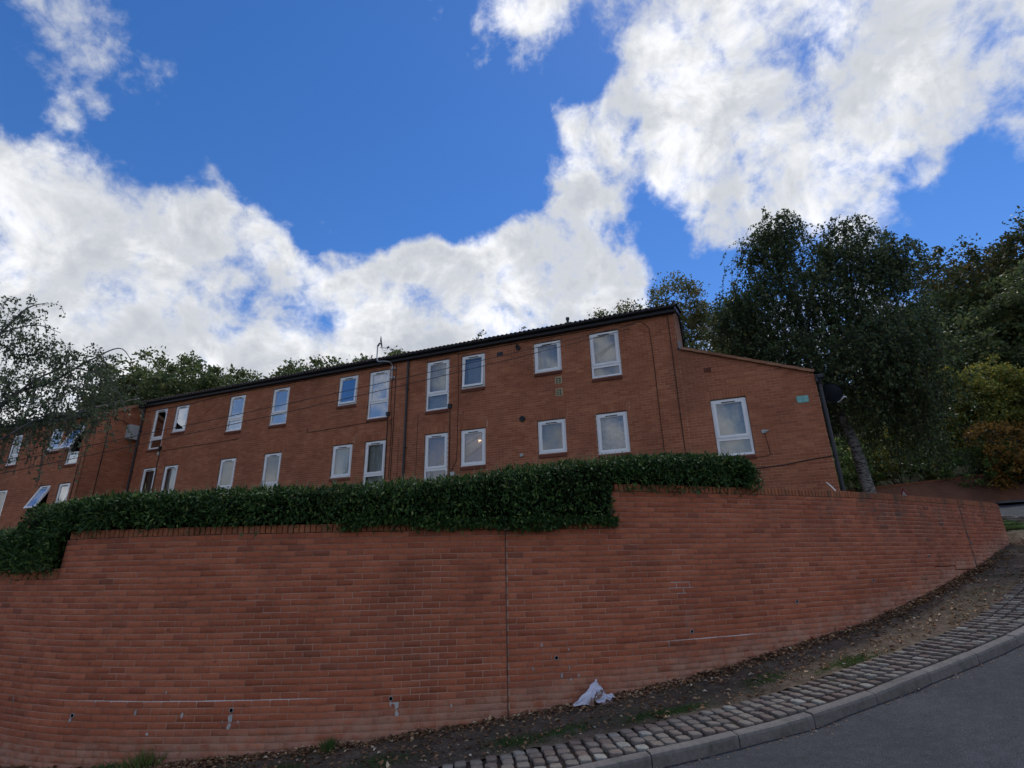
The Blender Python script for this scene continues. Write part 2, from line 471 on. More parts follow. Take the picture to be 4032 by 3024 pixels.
def mat_glass(name, base):
    m, n, out = new_mat(name)
    fr = n.n('ShaderNodeFresnel', {'IOR': 1.75})
    g = n.n('ShaderNodeNewGeometry')
    wav = n.noise(g.outputs['Position'], 1.1, 2.0, 0.5)
    bn = n.n('ShaderNodeBump', {'Height': wav, 'Strength': 0.04, 'Distance': 0.06})
    gl = n.n('ShaderNodeBsdfGlossy', {'Color': (0.95, 0.97, 1.0, 1), 'Roughness': 0.015, 'Normal': bn.outputs[0]})
    tr = n.n('ShaderNodeBsdfTransparent', {'Color': (0.80, 0.84, 0.84, 1)})
    fac = n.math('ADD', n.math('MULTIPLY', fr.outputs[0], 0.8), base, clamp=True)
    mx = n.n('ShaderNodeMixShader', {0: fac, 1: tr.outputs[0], 2: gl.outputs[0]})
    n.t.links.new(mx.outputs[0], out.inputs[0])
    return m
M['glass'] = mat_glass('window_glass', 0.09)
M['glass_coated'] = mat_glass('coated_window_glass', 0.34)

def mat_curtain(name, col, pat=0.0):
    m, n, out = new_mat(name)
    g = n.n('ShaderNodeNewGeometry')
    a = n.noise(g.outputs['Position'], 9.0, 3.0, 0.6)
    cc = n.ramp(a, [(0.40, tuple(c * (1 - pat) for c in col)), (0.6, col)])
    principled(n, out, cc, 0.9, 0.1)
    return m
M['cur_grey'] = mat_curtain('curtain_grey', (0.34, 0.36, 0.37), 0.1)
M['cur_white'] = mat_curtain('curtain_white', (0.62, 0.62, 0.61), 0.08)
M['cur_lace'] = mat_curtain('curtain_lace', (0.58, 0.56, 0.60), 0.42)
M['cur_pink'] = mat_curtain('curtain_mauve', (0.42, 0.26, 0.29), 0.1)
M['cur_dark'] = mat_curtain('curtain_dark', (0.16, 0.165, 0.165), 0.2)
M['cur_frost'] = mat_curtain('frosted_blind', (0.42, 0.46, 0.46), 0.15)

def mat_leaf(name, stops, trans=0.3, rough=0.5, spec=0.35):
    m, n, out = new_mat(name)
    r, pos = piece_random(n)
    col = n.ramp(r, stops)
    big = n.noise(pos, 0.9, 3.0, 0.6)
    col = n.mix(0.6, col, n.ramp(big, [(0.3, 0.62), (0.7, 1.25)]), 'MULTIPLY')
    b = n.n('ShaderNodeBsdfPrincipled', {'Base Color': col, 'Roughness': rough, 'Specular IOR Level': spec})
    t = n.n('ShaderNodeBsdfTranslucent', {'Color': col})
    mx = n.n('ShaderNodeMixShader', {0: trans, 1: b.outputs[0], 2: t.outputs[0]})
    n.t.links.new(mx.outputs[0], out.inputs[0])
    return m
M['laurel'] = mat_leaf('laurel_leaf', [(0, (0.019, 0.049, 0.016)), (0.45, (0.040, 0.091, 0.026)), (0.8, (0.073, 0.146, 0.036)), (0.95, (0.137, 0.215, 0.052)), (1, (0.221, 0.247, 0.085))], 0.18, 0.48, 0.25)
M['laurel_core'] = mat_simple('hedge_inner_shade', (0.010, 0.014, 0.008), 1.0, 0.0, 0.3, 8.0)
M['sprout'] = mat_leaf('hedge_sprout', [(0, (0.09, 0.125, 0.045)), (0.5, (0.16, 0.18, 0.08)), (1, (0.27, 0.26, 0.14))], 0.3)
M['birchleaf'] = mat_leaf('birch_leaf', [(0, (0.042, 0.074, 0.032)), (0.5, (0.070, 0.112, 0.042)), (0.9, (0.116, 0.154, 0.051)), (1, (0.232, 0.198, 0.055))], 0.35)
M['birchleaf_l'] = mat_leaf('birch_leaf_thin', [(0, (0.067, 0.107, 0.062)), (0.5, (0.107, 0.156, 0.082)), (1, (0.174, 0.204, 0.098))], 0.35)
M['oakleaf'] = mat_leaf('broad_leaf', [(0, (0.067, 0.100, 0.041)), (0.5, (0.117, 0.161, 0.058)), (0.9, (0.191, 0.224, 0.080)), (1, (0.315, 0.270, 0.090))], 0.4)
M['limeleaf'] = mat_leaf('pale_broad_leaf', [(0, (0.078, 0.098, 0.042)), (0.5, (0.137, 0.156, 0.062)), (0.85, (0.208, 0.208, 0.081)), (1, (0.312, 0.221, 0.078))], 0.5)
M['autumnleaf'] = mat_leaf('autumn_leaf', [(0, (0.040, 0.062, 0.022)), (0.45, (0.068, 0.092, 0.030)), (0.78, (0.11, 0.105, 0.034)), (1, (0.19, 0.115, 0.038))], 0.35)
M['shrubleaf'] = mat_leaf('shrub_leaf', [(0, (0.088, 0.131, 0.036)), (0.4, (0.174, 0.217, 0.046)), (0.75, (0.320, 0.304, 0.057)), (1, (0.581, 0.408, 0.073))], 0.35)
M['shrubgreen'] = mat_leaf('shrub_green_leaf', [(0, (0.055, 0.111, 0.034)), (0.5, (0.116, 0.193, 0.049)), (1, (0.248, 0.303, 0.066))], 0.35)
M['shruborange'] = mat_leaf('shrub_orange_leaf', [(0, (0.143, 0.107, 0.029)), (0.5, (0.309, 0.169, 0.037)), (1, (0.514, 0.246, 0.041))], 0.35)
M['grassblade'] = mat_leaf('grass_blade', [(0, (0.045, 0.10, 0.022)), (0.6, (0.075, 0.15, 0.034)), (1, (0.14, 0.17, 0.05))], 0.3)
M['deadgrass'] = mat_leaf('dead_grass', [(0, (0.11, 0.085, 0.05)), (0.6, (0.20, 0.155, 0.09)), (1, (0.32, 0.26, 0.16))], 0.2)
M['litter'] = mat_leaf('fallen_leaf', [(0, (0.122, 0.069, 0.043)), (0.4, (0.245, 0.137, 0.075)), (0.75, (0.402, 0.237, 0.122)), (0.93, (0.575, 0.402, 0.230)), (1, (0.834, 0.719, 0.517))], 0.1, 0.8, 0.1)

def mat_bark(name, light, dark, birch=False):
    m, n, out = new_mat(name)
    g = n.n('ShaderNodeNewGeometry')
    mp = n.n('ShaderNodeMapping', {'Vector': g.outputs['Position'], 'Scale': (3, 3, 9) if birch else (9, 9, 1.6)})
    a = n.noise(mp.outputs[0], 2.2, 6.0, 0.65)
    cc = n.ramp(a, [(0.42, dark), (0.56, light)])
    principled(n, out, cc, 0.9, 0.15, a, 0.5, 0.02)
    return m
M['bark_birch'] = mat_bark('birch_bark', (0.27, 0.265, 0.255), (0.06, 0.055, 0.05), True)
M['bark_dark'] = mat_bark('dark_bark', (0.07, 0.06, 0.055), (0.025, 0.022, 0.02))
M['bark_branch'] = mat_bark('birch_branch_bark', (0.13, 0.12, 0.12), (0.05, 0.045, 0.045), True)

def mat_ground(name, stops, scale, bump=0.6, dist=0.03, second=None, rough=0.95):
    m, n, out = new_mat(name)
    g = n.n('ShaderNodeNewGeometry')
    pos = g.outputs['Position']
    a = n.noise(pos, scale, 9.0, 0.7)
    col = n.ramp(a, stops)
    b = n.noise(pos, scale * 9, 5.0, 0.7)
    col = n.mix(0.7, col, n.ramp(b, [(0.3, 0.55), (0.5, 1.0), (0.72, 1.5)]), 'MULTIPLY')
    if second is not None:
        k = n.mapr(n.noise(pos, second[1], 5.0, 0.6), second[2], second[3])
        col = n.mix(n.math('MULTIPLY', k, second[4]), col, c4(second[0]))
    h = n.math('ADD', a, n.math('MULTIPLY', b, 0.35))
    principled(n, out, col, rough, 0.15, h, bump, dist)
    return m
M['soil'] = mat_ground('verge_soil', [(0.3, (0.075, 0.056, 0.040)), (0.5, (0.13, 0.10, 0.072)), (0.68, (0.21, 0.165, 0.12))], 4.5, 0.9, 0.04, ((0.085, 0.085, 0.048), 1.3, 0.50, 0.62, 0.55))
M['grassground'] = mat_ground('grass_ground', [(0.3, (0.04, 0.075, 0.02)), (0.7, (0.08, 0.13, 0.035))], 5.0, 0.8, 0.03)
M['hill'] = mat_ground('hill_soil', [(0.3, (0.016, 0.020, 0.010)), (0.7, (0.038, 0.042, 0.020))], 1.5, 0.8, 0.1)
M['joint'] = mat_ground('sett_joint_soil', [(0.3, (0.020, 0.014, 0.013)), (0.7, (0.05, 0.036, 0.030))], 14.0, 0.8, 0.02, ((0.05, 0.07, 0.03), 2.0, 0.56, 0.66, 0.6))

def mat_asphalt():
    m, n, out = new_mat('asphalt')
    g = n.n('ShaderNodeNewGeometry')
    pos = g.outputs['Position']
    a = n.noise(pos, 0.8, 6.0, 0.6)
    st = n.n('ShaderNodeTexVoronoi', {'Vector': pos, 'Scale': 120.0, 'Randomness': 1.0})
    sp = n.noise(pos, 90.0, 4.0, 0.75)
    col = n.ramp(a, [(0.3, (0.040, 0.042, 0.048)), (0.7, (0.060, 0.062, 0.069))])
    pt = n.noise(pos, 0.28, 4.0, 0.55, 0.8)
    col = n.mix(n.mapr(pt, 0.52, 0.60, 0.0, 0.35), col, (0.045, 0.046, 0.05, 1))
    col = n.mix(0.9, col, n.ramp(sp, [(0.28, 0.35), (0.5, 0.95), (0.70, 2.3)]), 'MULTIPLY')
    md = n.noise(pos, 9.0, 5.0, 0.7)
    col = n.mix(0.8, col, n.ramp(md, [(0.3, 0.72), (0.5, 1.0), (0.7, 1.32)]), 'MULTIPLY')
    chip = n.n('ShaderNodeTexVoronoi', {'Vector': pos, 'Scale': 34.0, 'Randomness': 1.0})
    ck = n.math('MULTIPLY', n.mapr(chip.outputs['Distance'], 0.10, 0.16, 1.0, 0.0), n.mapr(n.noise(pos, 20.0, 2.0, 0.5), 0.52, 0.60))
    col = n.mix(n.math('MULTIPLY', ck, 0.7), col, (0.22, 0.21, 0.20, 1))
    h = n.math('ADD', st.outputs['Distance'], sp)
    principled(n, out, col, 0.85, 0.3, h, 0.6, 0.006)
    return m
M['asphalt'] = mat_asphalt()

def mat_stone(name, stops, rough=0.85, scale=30.0, green=False):
    m, n, out = new_mat(name)
    r, pos = piece_random(n)
    col = n.ramp(r, stops)
    a = n.noise(pos, scale, 7.0, 0.7)
    col = n.mix(0.75, col, n.ramp(a, [(0.25, 0.55), (0.5, 1.0), (0.75, 1.35)]), 'MULTIPLY')
    b = n.noise(pos, 2.0, 6.0, 0.7)
    col = n.mix(n.mapr(b, 0.5, 0.72, 0.0, 0.55), col, (0.07, 0.062, 0.055, 1))
    if green:
        col = n.mix(n.mapr(n.noise(pos, 5.0, 5.0, 0.7), 0.56, 0.7, 0.0, 0.5), col, (0.06, 0.075, 0.05, 1))
    principled(n, out, col, rough, 0.3, a, 0.45, 0.006)
    return m
M['sett'] = mat_stone('granite_sett', [(0, (0.138, 0.103, 0.087)), (0.25, (0.172, 0.150, 0.130)), (0.5, (0.196, 0.174, 0.147)), (0.75, (0.158, 0.117, 0.098)), (0.9, (0.227, 0.213, 0.180)), (1, (0.289, 0.283, 0.248))])
M['kerb'] = mat_stone('kerb_concrete', [(0, (0.140, 0.128, 0.117)), (0.5, (0.167, 0.153, 0.140)), (1, (0.194, 0.180, 0.164))], 0.9, 22.0, True)
M['paper'] = mat_simple('white_sack_paper', (0.62, 0.63, 0.72), 0.6, 0.3, 0.10, 9.0)
M['paperin'] = mat_simple('brown_sack_lining', (0.30, 0.20, 0.17), 0.9, 0.1, 0.3, 14.0)
M['scrap'] = mat_simple('litter_white', (0.65, 0.65, 0.62), 0.6, 0.3, 0.08, 20.0)
M['lime'] = mat_mortar('lime_bloom', (0.47, 0.45, 0.44))
M['pvcpipe'] = mat_simple('weep_pipe_plastic', (0.32, 0.32, 0.32), 0.7, 0.3, 0.2, 30.0)
M['hole'] = mat_simple('opening_shade', (0.004, 0.004, 0.004), 1.0, 0.0, 0.1, 10.0)  # flat black paints the shade inside bores, vent slots and cracks
M['signwhite'] = mat_simple('sign_white', (0.75, 0.77, 0.78), 0.5, 0.4, 0.03, 9.0)
M['signred'] = mat_simple('sign_red', (0.38, 0.03, 0.05), 0.5, 0.4, 0.05, 9.0)

# ------------------------------------------------------------------ plan of street: wall line, kerb line, heights
WALL = Curve([(-14.5, 13.2), (-11.0, 10.3), (-9.5, 9.2), (-8, 8.35), (-6.9, 7.84), (-5.9, 7.45), (-5.1, 7.30), (-4.45, 7.22), (-3.38, 7.18), (-2.0, 7.22), (-0.8, 7.36), (0, 7.48), (1.25, 7.71), (2.21, 7.955), (3.82, 8.54), (4.68, 8.86), (5.62, 9.23), (6.53, 9.67), (7.71, 10.30), (8.68, 10.87), (9.36, 11.23), (10.77, 12.11), (11.45, 12.62), (11.85, 13.15), (12.0, 13.9)])
REF = Curve([(-40.0, 45.0), (-20.0, 20.0), (-14.5, 13.2), (-11.0, 10.3), (-9.5, 9.2), (-8, 8.35), (-6.9, 7.84), (-5.9, 7.45), (-5.1, 7.30), (-4.45, 7.22), (-3.38, 7.18), (-2.0, 7.22), (-0.8, 7.36), (0, 7.48), (1.25, 7.71), (2.21, 7.955), (3.82, 8.54), (4.68, 8.86), (5.62, 9.23), (6.53, 9.67), (7.71, 10.30), (8.68, 10.87), (9.36, 11.23), (10.77, 12.11), (18.8, 18.1), (34.8, 30.1), (74.8, 60.1)], 14)
REF_S0 = float(REF.near([(-9.5, 9.2)])[0])

def Gs(q):
    q = np.asarray(q, float)
    c = np.clip(q, 0, 21.76)
    base = 7.857e-6 * c ** 3 + 4.2216e-3 * c ** 2 + 1.6554e-2 * c - 2.39946
    base = base + np.minimum(q, 0) * 0.03
    base = base + np.clip(q - 21.76, 0, 5.74) * 0.153 + np.clip(q - 27.5, 0, 40) * 0.10 + np.clip(q - 67.5, 0, 200) * 0.03
    return base

def Hs(X):
    return Gs(REF.near(X) - REF_S0)

def wall_s(x):
    return float(np.interp(x, WALL.p[:, 0], WALL.s))

# street-side ground sheet (under everything, reaches far)
def grid_sheet(name, xs, ys, zf, mat, kind='structure', smooth=True):
    XX, YY = np.meshgrid(xs, ys)
    P = np.c_[XX.ravel(), YY.ravel()]
    Z = zf(P)
    V = np.c_[P, Z]
    nx, ny = len(xs), len(ys)
    i = np.arange((ny - 1) * nx).reshape(ny - 1, nx)[:, :-1].ravel()
    F = np.c_[i, i + 1, i + nx + 1, i + nx]
    o = link(name, mesh_np(name, V, [F], mat, smooth))
    tag(o, kind=kind)
    return o

def ground_z(P):
    z = Hs(P) - 0.40
    r = np.hypot(P[:, 0], P[:, 1])
    # rising wooded hill beyond the building and the far road
    yb = P[:, 1] * 0.93 + P[:, 0] * 0.10
    hill = np.clip(yb - 27, 0, 60) * 0.33
    side = np.clip((P[:, 1] - 4) / 10, 0, 1)
    return z + hill * side

xs = np.r_[np.linspace(-600, -60, 10), np.linspace(-55, 75, 66), np.linspace(85, 600, 10)]
ys = np.r_[np.linspace(-600, -60, 10), np.linspace(-50, 100, 76), np.linspace(110, 600, 10)]
grid_sheet('ground', xs, ys, ground_z, M['hill'])

# kerb line
base_s = np.linspace(0.2, wall_s(6.9), 40)
kpts = WALL.off(base_s, 1.87)
kpts = kpts[kpts[:, 0] < 6.6]
KERB = Curve(np.vstack([kpts[::2], [(6.95, 7.82), (7.9, 8.40), (9.2, 9.28), (10.8, 10.4), (12.4, 11.7), (13.7, 13.1), (14.6, 14.7), (15.4, 16.3), (16.2, 18.0), (16.4, 20.2), (15.6, 23.0), (13.5, 26.0)]]), 8)

def loft(name, A, B, nb, zf, mat, jitter=0.0, kind='structure'):
    """sheet between two plan polylines of the same length"""
    t = np.linspace(0, 1, nb)
    P = A[:, None, :] * (1 - t)[None, :, None] + B[:, None, :] * t[None, :, None]
    n = len(A)
    Q = P.reshape(-1, 2)
    Z = zf(Q)
    if jitter:
        Z = Z + RNG.normal(0, jitter, len(Z))
    i = (np.arange(n - 1)[:, None] * nb + np.arange(nb - 1)[None]).ravel()
    F = np.c_[i, i + 1, i + nb + 1, i + nb]
    o = link(name, mesh_np(name, np.c_[Q, Z], [F[:, ::-1]], mat, True))
    return tag(o, kind=kind)

# road: from the kerb face outwards
ks = np.linspace(0, KERB.L, 170)
kA = KERB.off(ks, 0.120)
kB = KERB.off(ks, 60.0)
tt = np.r_[np.linspace(0, 0.2, 22), np.linspace(0.23, 1, 16)]
P = kA[:, None, :] * (1 - tt)[None, :, None] + kB[:, None, :] * tt[None, :, None]
n_, nb_ = len(kA), len(tt)
Q = P.reshape(-1, 2)
i_ = (np.arange(n_ - 1)[:, None] * nb_ + np.arange(nb_ - 1)[None]).ravel()
road = link('road', mesh_np('road', np.c_[Q, Hs(Q) - 0.115], [np.c_[i_ + nb_, i_ + nb_ + 1, i_ + 1, i_]], M['asphalt'], True))
tag(road, kind='structure')

# verge of bare soil between wall and setts
vA = np.vstack([WALL.off(np.linspace(0.2, WALL.L, 260), -0.05), [(12.1, 15.0), (12.0, 17.0), (11.2, 20), (10.0, 23), (8.5, 26)]])
va_s = np.r_[0, np.cumsum(np.linalg.norm(np.diff(vA, axis=0), axis=1))]
SETT_IN, SETT_OUT = 0.015, 0.64
kk = np.linspace(0, 1, len(vA))
kmap = KERB.near(np.vstack([WALL.off(np.linspace(0.2, WALL.L, 260), 1.0)]))
kmap = np.maximum.accumulate(np.r_[kmap, np.linspace(kmap[-1], KERB.L, 6)[1:]])
vB = KERB.off(kmap, -SETT_OUT + 0.03)
def verge_z(P):
    n1 = np.sin(P[:, 0] * 5.1 + 1.3) * np.sin(P[:, 1] * 6.3) * 0.008 + np.sin(P[:, 0] * 13.0) * np.sin(P[:, 1] * 11.0 + 2) * 0.006
    return Hs(P) + n1 + 0.004
loft('verge', vA, vB, 26, verge_z, M['soil'], 0.004)
# grass beyond the wall end
gA = np.array([(12.3, 14.2), (12.2, 15.6), (12.0, 17.5), (11.5, 20.0)])
gB = np.array([(13.55, 14.2), (14.05, 15.2), (14.7, 16.9), (15.3, 19.4)])
loft('grass_bank', cr_spline(gA, 8), cr_spline(gB, 8), 10, lambda P: verge_z(P) + 0.03, M['grassground'], 0.006)

# bedding strip under the setts
sA = KERB.off(ks, -SETT_OUT)
sB = KERB.off(ks, 0.0)
SETTS = loft('sett_strip', sA, sB, 6, lambda P: Hs(P) - 0.012, M['joint'], 0.002)

def rounded_sett(a, b, h, seed):
    rr = random.Random(seed)
    V = []
    levels = [(-0.05, 1.0), (h - 0.012, 1.0), (h - 0.003, 0.955), (h, 0.86)]
    n = 12
    ang = [2 * math.pi * (k + 0.5) / n for k in range(n)]
    wob = [1 + rr.uniform(-0.05, 0.05) for _ in range(n)]
    for z, sc in levels:
        for k, an in enumerate(ang):
            c, s = math.cos(an), math.sin(an)
            e = 6.0
            q = (abs(c) ** e + abs(s) ** e) ** (-1 / e)
            V.append((a * c * q * sc * wob[k], b * s * q * sc * wob[k], z + (rr.uniform(-.003, .003) if sc < 1 else 0)))
    V.append((0, 0, h + 0.002))
    F4 = []
    for L in range(3):
        for k in range(n):
            F4.append((L * n + k, L * n + (k + 1) % n, (L + 1) * n + (k + 1) % n, (L + 1) * n + k))
    F3 = [(3 * n + k, 3 * n + (k + 1) % n, 4 * n) for k in range(n)]
    return np.array(V), np.array(F4), np.array(F3)

sett_vars = [rounded_sett(0.0605, 0.066, 0.014, 3 + k) for k in range(6)]
sett_meshes = [mesh_np('sett', v, [f4, f3], M['sett'], True) for v, f4, f3 in sett_vars]
rows = 4
pitch_w = (SETT_OUT - SETT_IN) / rows
inst = []
s_ = 0.05
col_i = 0
while s_ < KERB.L - 0.1:
    pit = 0.145 + random.uniform(-0.006, 0.006)
    for rI in range(rows):
        d = -(SETT_IN + (rI + 0.5) * pitch_w)
        q = s_ + random.uniform(-0.012, 0.012) + (0.008 * rI)
        if q > KERB.L - 0.05:
            continue
        p = KERB.off(np.array([q]), np.array([d + random.uniform(-0.006, 0.006)]))[0]
        t = KERB.tan(np.array([q]))[0]
        inst.append((p[0], p[1], math.atan2(t[1], t[0]) + random.uniform(-0.10, 0.10), random.randrange(6), random.uniform(0.90, 1.06), random.uniform(0.88, 1.06), random.uniform(-0.006, 0.006), random.uniform(-.05, .05), random.uniform(-.05, .05)))
    s_ += pit
PI_ = np.array([(a[0], a[1]) for a in inst])
PZ = Hs(PI_)
dist = np.linalg.norm(np.c_[PI_, PZ], axis=1)
vis = in_view(np.c_[PI_, PZ])
order = np.argsort(np.where(vis, dist, 1e6))
sep_ids = set(order[:300].tolist())
RV, RF4, RF3 = [], [], []
o_ = 0
for k, a in enumerate(inst):
    z = PZ[k] + a[6]
    if k in sep_ids:
        ob = link('sett', sett_meshes[a[3]], SETTS, (a[0], a[1], z), (a[7], a[8], a[2]))
        ob.scale = (a[4], a[5], 1)
    elif a[0] > -4:
        v, f4, f3 = sett_vars[a[3]]
        c, s = math.cos(a[2]), math.sin(a[2])
        vv = v * np.array([a[4], a[5], 1])
        RV.append(np.c_[vv[:, 0] * c - vv[:, 1] * s + a[0], vv[:, 0] * s + vv[:, 1] * c + a[1], vv[:, 2] + z])
        RF4.append(f4 + o_)
        RF3.append(f3 + o_)
        o_ += len(v)
ob = link('distant_setts', mesh_np('distant_setts', np.vstack(RV), [np.vstack(RF4), np.vstack(RF3)], M['sett'], True), SETTS)
tag(ob, kind='stuff')

# kerb stones
KROOT = tag(empty('kerb'), kind='structure')
joint0 = float(KERB.near([(1.25, 5.80)])[0])
s0 = joint0 - 0.915 * int(joint0 / 0.915)
while s0 < KERB.L - 1:
    a, b = s0 + 0.005, s0 + 0.915 - 0.006
    m = MB()
    prof = [(0.003, -0.30), (0.003, -0.002), (0.014, 0.006), (0.092, 0.004), (0.112, -0.006), (0.122, -0.028), (0.128, -0.30)]
    rings = []
    for q in (a, a + 0.012, (a + b) / 2, b - 0.012, b):
        e = 0.004 if q in (a, b) else 0
        ring = []
        for (dd, zz) in prof:
            p = KERB.off(np.array([q]), np.array([dd]))[0]
            ring.append((p[0], p[1], float(Hs(KERB.pos(np.array([q])))[0]) + zz - (e if zz > -0.05 else 0)))
        i = len(m.v)
        m.v += ring
        rings.append(i)
    np_ = len(prof)
    for r0, r1 in zip(rings[:-1], rings[1:]):
        for j in range(np_ - 1):
            m.f.append((r0 + j, r0 + j + 1, r1 + j + 1, r1 + j))
    m.f.append(tuple(rings[0] + j for j in range(np_))[::-1])
    m.f.append(tuple(rings[-1] + j for j in range(np_)))
    me = m.mesh('kerb_stone', M['kerb'])
    link('kerb_stone', me, KROOT)
    s0 += 0.915

# ------------------------------------------------------------------ near retaining wall, brick by brick
def brick_proto(lx, lz, dy, ch=0.004, seed=0):
    """brick face looks to -y, centred on x and z; front at y=0"""
    rr = random.Random(seed)
    a, c = lx / 2, lz / 2
    j = lambda: rr.uniform(-0.0012, 0.0012)
    V = []
    for (x, z) in ((-a + ch, -c + ch), (a - ch, -c + ch), (a - ch, c - ch), (-a + ch, c - ch)):
        V.append((x + j(), 0.0 + j(), z + j()))
    for (x, z) in ((-a, -c), (a, -c), (a, c), (-a, c)):
        V.append((x + j(), ch, z + j()))
    for (x, z) in ((-a, -c), (a, -c), (a, c), (-a, c)):
        V.append((x, dy, z))
    F = [(0, 1, 2, 3)]
    for k in range(4):
        F.append((4 + k, 4 + (k + 1) % 4, (k + 1) % 4, k))
        F.append((8 + k, 8 + (k + 1) % 4, 4 + (k + 1) % 4, 4 + k))
    return np.array(V), np.array(F)

S_LOW = wall_s(-6.36)
S_MID = wall_s(1.42)
S_J1 = wall_s(-0.14)
S_J2 = wall_s(9.40)
RW = empty('retaining_wall', (WALL.pos(S_J1)[0], WALL.pos(S_J1)[1], float(Gs(wall_s(-.14) - wall_s(-9.5)))))
tag(RW, 'curved red brick retaining wall beside the road, topped by brick coping and hedge', 'wall')
RWI = -np.array(RW.location)
def rw_child(name, me, loc=(0, 0, 0), rot=(0, 0, 0)):
    o = link(name, me, RW, tuple(np.array(loc) + RWI), rot)
    return o
def top_z(s):
    return np.where(s < S_LOW, -0.093, np.where(s < S_MID, 0.432, 0.957))

# mortar core: three stepped lengths
def wall_core(sa, sb, ztop):
    q = np.arange(sa, sb + 0.01, 0.1)
    q[-1] = sb
    A = WALL.off(q, -0.004)
    B = WALL.off(q, -0.30)
    n = len(q)
    zb = np.full(n, -3.2)
    V = np.vstack([np.c_[A, zb], np.c_[A, np.full(n, ztop)], np.c_[B, np.full(n, ztop)], np.c_[B, zb]])
    F = []
    for k in range(3):
        i = np.arange(n - 1) + k * n
        F.append(np.c_[i, i + 1, i + 1 + n, i + n])
    F.append(np.array([[0, n, 2 * n, 3 * n], [n - 1, 4 * n - 1, 3 * n - 1, 2 * n - 1]]))
    return V, F
for k, (sa, sb, zt) in enumerate(((0.1, S_LOW, -0.093), (S_LOW + .003, S_MID, 0.432), (S_MID + .003, WALL.L - 0.05, 0.957))):
    V, F = wall_core(sa, sb, zt)
    rw_child('mortar_core', mesh_np('mortar_core', V, F, M['mortar']))

protos = [brick_proto(0.2155, 0.0655, 0.06, 0.003, 20 + k) for k in range(8)]
pmesh = [mesh_np('brick', v, [f], M['brick_wall']) for v, f in protos]
bl = []
wall_s0 = wall_s(-9.5)
for c in range(-8, 40):
    zt = 0.432 - 0.075 * c          # top bed line of the course
    zc = zt - 0.0375
    ph = (c % 2) * 0.1125
    q = 0.15 + ph
    while q < WALL.L - 0.12:
        s = q
        q += 0.225
        if zt > float(top_z(s)) + 0.001:
            continue
        if zt < float(Gs(s - wall_s0)) - 0.10:
            continue
        L = 0.2155
        segs = [(s - L / 2, s + L / 2)]
        for J, g in ((S_J1, 0.007), (S_J2, 0.019)):
            segs = [t for (a, b) in segs for t in (((a, min(b, J - g)), (max(a, J + g), b)) if a < J + g and b > J - g else ((a, b),))]
        for (a, b) in segs:
            # step faces
            if zt > -0.093 + .001 and a < S_LOW:
                a = S_LOW + 0.002
            if zt > 0.432 + .001 and a < S_MID:
                a = S_MID + 0.002
            if b - a < 0.03:
                continue
            bl.append(((a + b) / 2, zc, (b - a) / L))
bl = np.array(bl)
BP = WALL.pos(bl[:, 0])
BT = WALL.tan(bl[:, 0])
B3 = np.c_[BP, bl[:, 1]]
vis = in_view(B3, 0.0) & (bl[:, 1] > Gs(bl[:, 0] - wall_s0))
order = np.argsort(np.where(vis, np.linalg.norm(B3, axis=1), 1e6))
sep_ids = set(order[:300].tolist())
RV, RF = [], []
o_ = 0
for k in range(len(bl)):
    rot = math.atan2(BT[k, 1], BT[k, 0])
    pr = random.randrange(8)
    dy = random.uniform(-0.0022, 0.0022)
    px_, py_ = BP[k, 0] - math.sin(rot) * dy, BP[k, 1] + math.cos(rot) * dy
    dz = random.uniform(-0.0012, 0.0012)
    if k in sep_ids:
        o = rw_child('brick', pmesh[pr], (px_, py_, bl[k, 1] + dz), (0, random.uniform(-.004, .004), rot))
        o.scale = (bl[k, 2], 1, 1)
    else:
        v, f = protos[pr]
        c, s = math.cos(rot), math.sin(rot)
        x = v[:, 0] * bl[k, 2]
        RV.append(np.c_[x * c - v[:, 1] * s + px_, x * s + v[:, 1] * c + py_, v[:, 2] + bl[k, 1] + dz])
        RF.append(f + o_)
        o_ += len(v)
o = rw_child('brickwork', mesh_np('brickwork', np.vstack(RV), [np.vstack(RF)], M['brick_wall']))
tag(o, kind='stuff')

# coping of bricks on edge
cproto = []
for k in range(5):
    rr = random.Random(50 + k)
    m = MB()
    ch = 0.005
    w, h0, h1, y0, y1 = 0.0325, 0.004, 0.112, -0.006, 0.222
    m.box(-w, w, y0, y1, h0, h1)
    bm = bmesh.new()
    me = m.mesh('coping_brick', M['brick_cope'])
    bm.from_mesh(me)
    bmesh.ops.bevel(bm, geom=[e for e in bm.edges], offset=0.005, segments=1, affect='EDGES')
    for v in bm.verts:
        v.co += Vector((rr.uniform(-.0015, .0015), rr.uniform(-.002, .002), rr.uniform(-.002, .002)))
    bm.to_mesh(me)
    bm.free()
    cproto.append(me)
copes = []
q = 0.2
while q < WALL.L - 0.1:
    if abs(q - S_LOW) > 0.045 and abs(q - S_MID) > 0.045 and abs(q - S_J1) > 0.04 and abs(q - S_J2) > 0.04:
        copes.append(q)
    q += 0.075
copes = np.array(copes)
CP, CT = WALL.pos(copes), WALL.tan(copes)
CZ = top_z(copes)
seen = in_view(np.c_[CP, CZ]) & ((copes > wall_s(3.6)) | (copes < wall_s(-5.0)) | ((copes > wall_s(-0.9)) & (copes < wall_s(1.8))))
sep_ids = set(np.where(seen)[0][:300].tolist())
def np_of(me):
    v = np.zeros(len(me.vertices) * 3)
    me.vertices.foreach_get('co', v)
    return v.reshape(-1, 3), [list(p.vertices) for p in me.polygons]
cnp = [np_of(m) for m in cproto]
mb = MB()
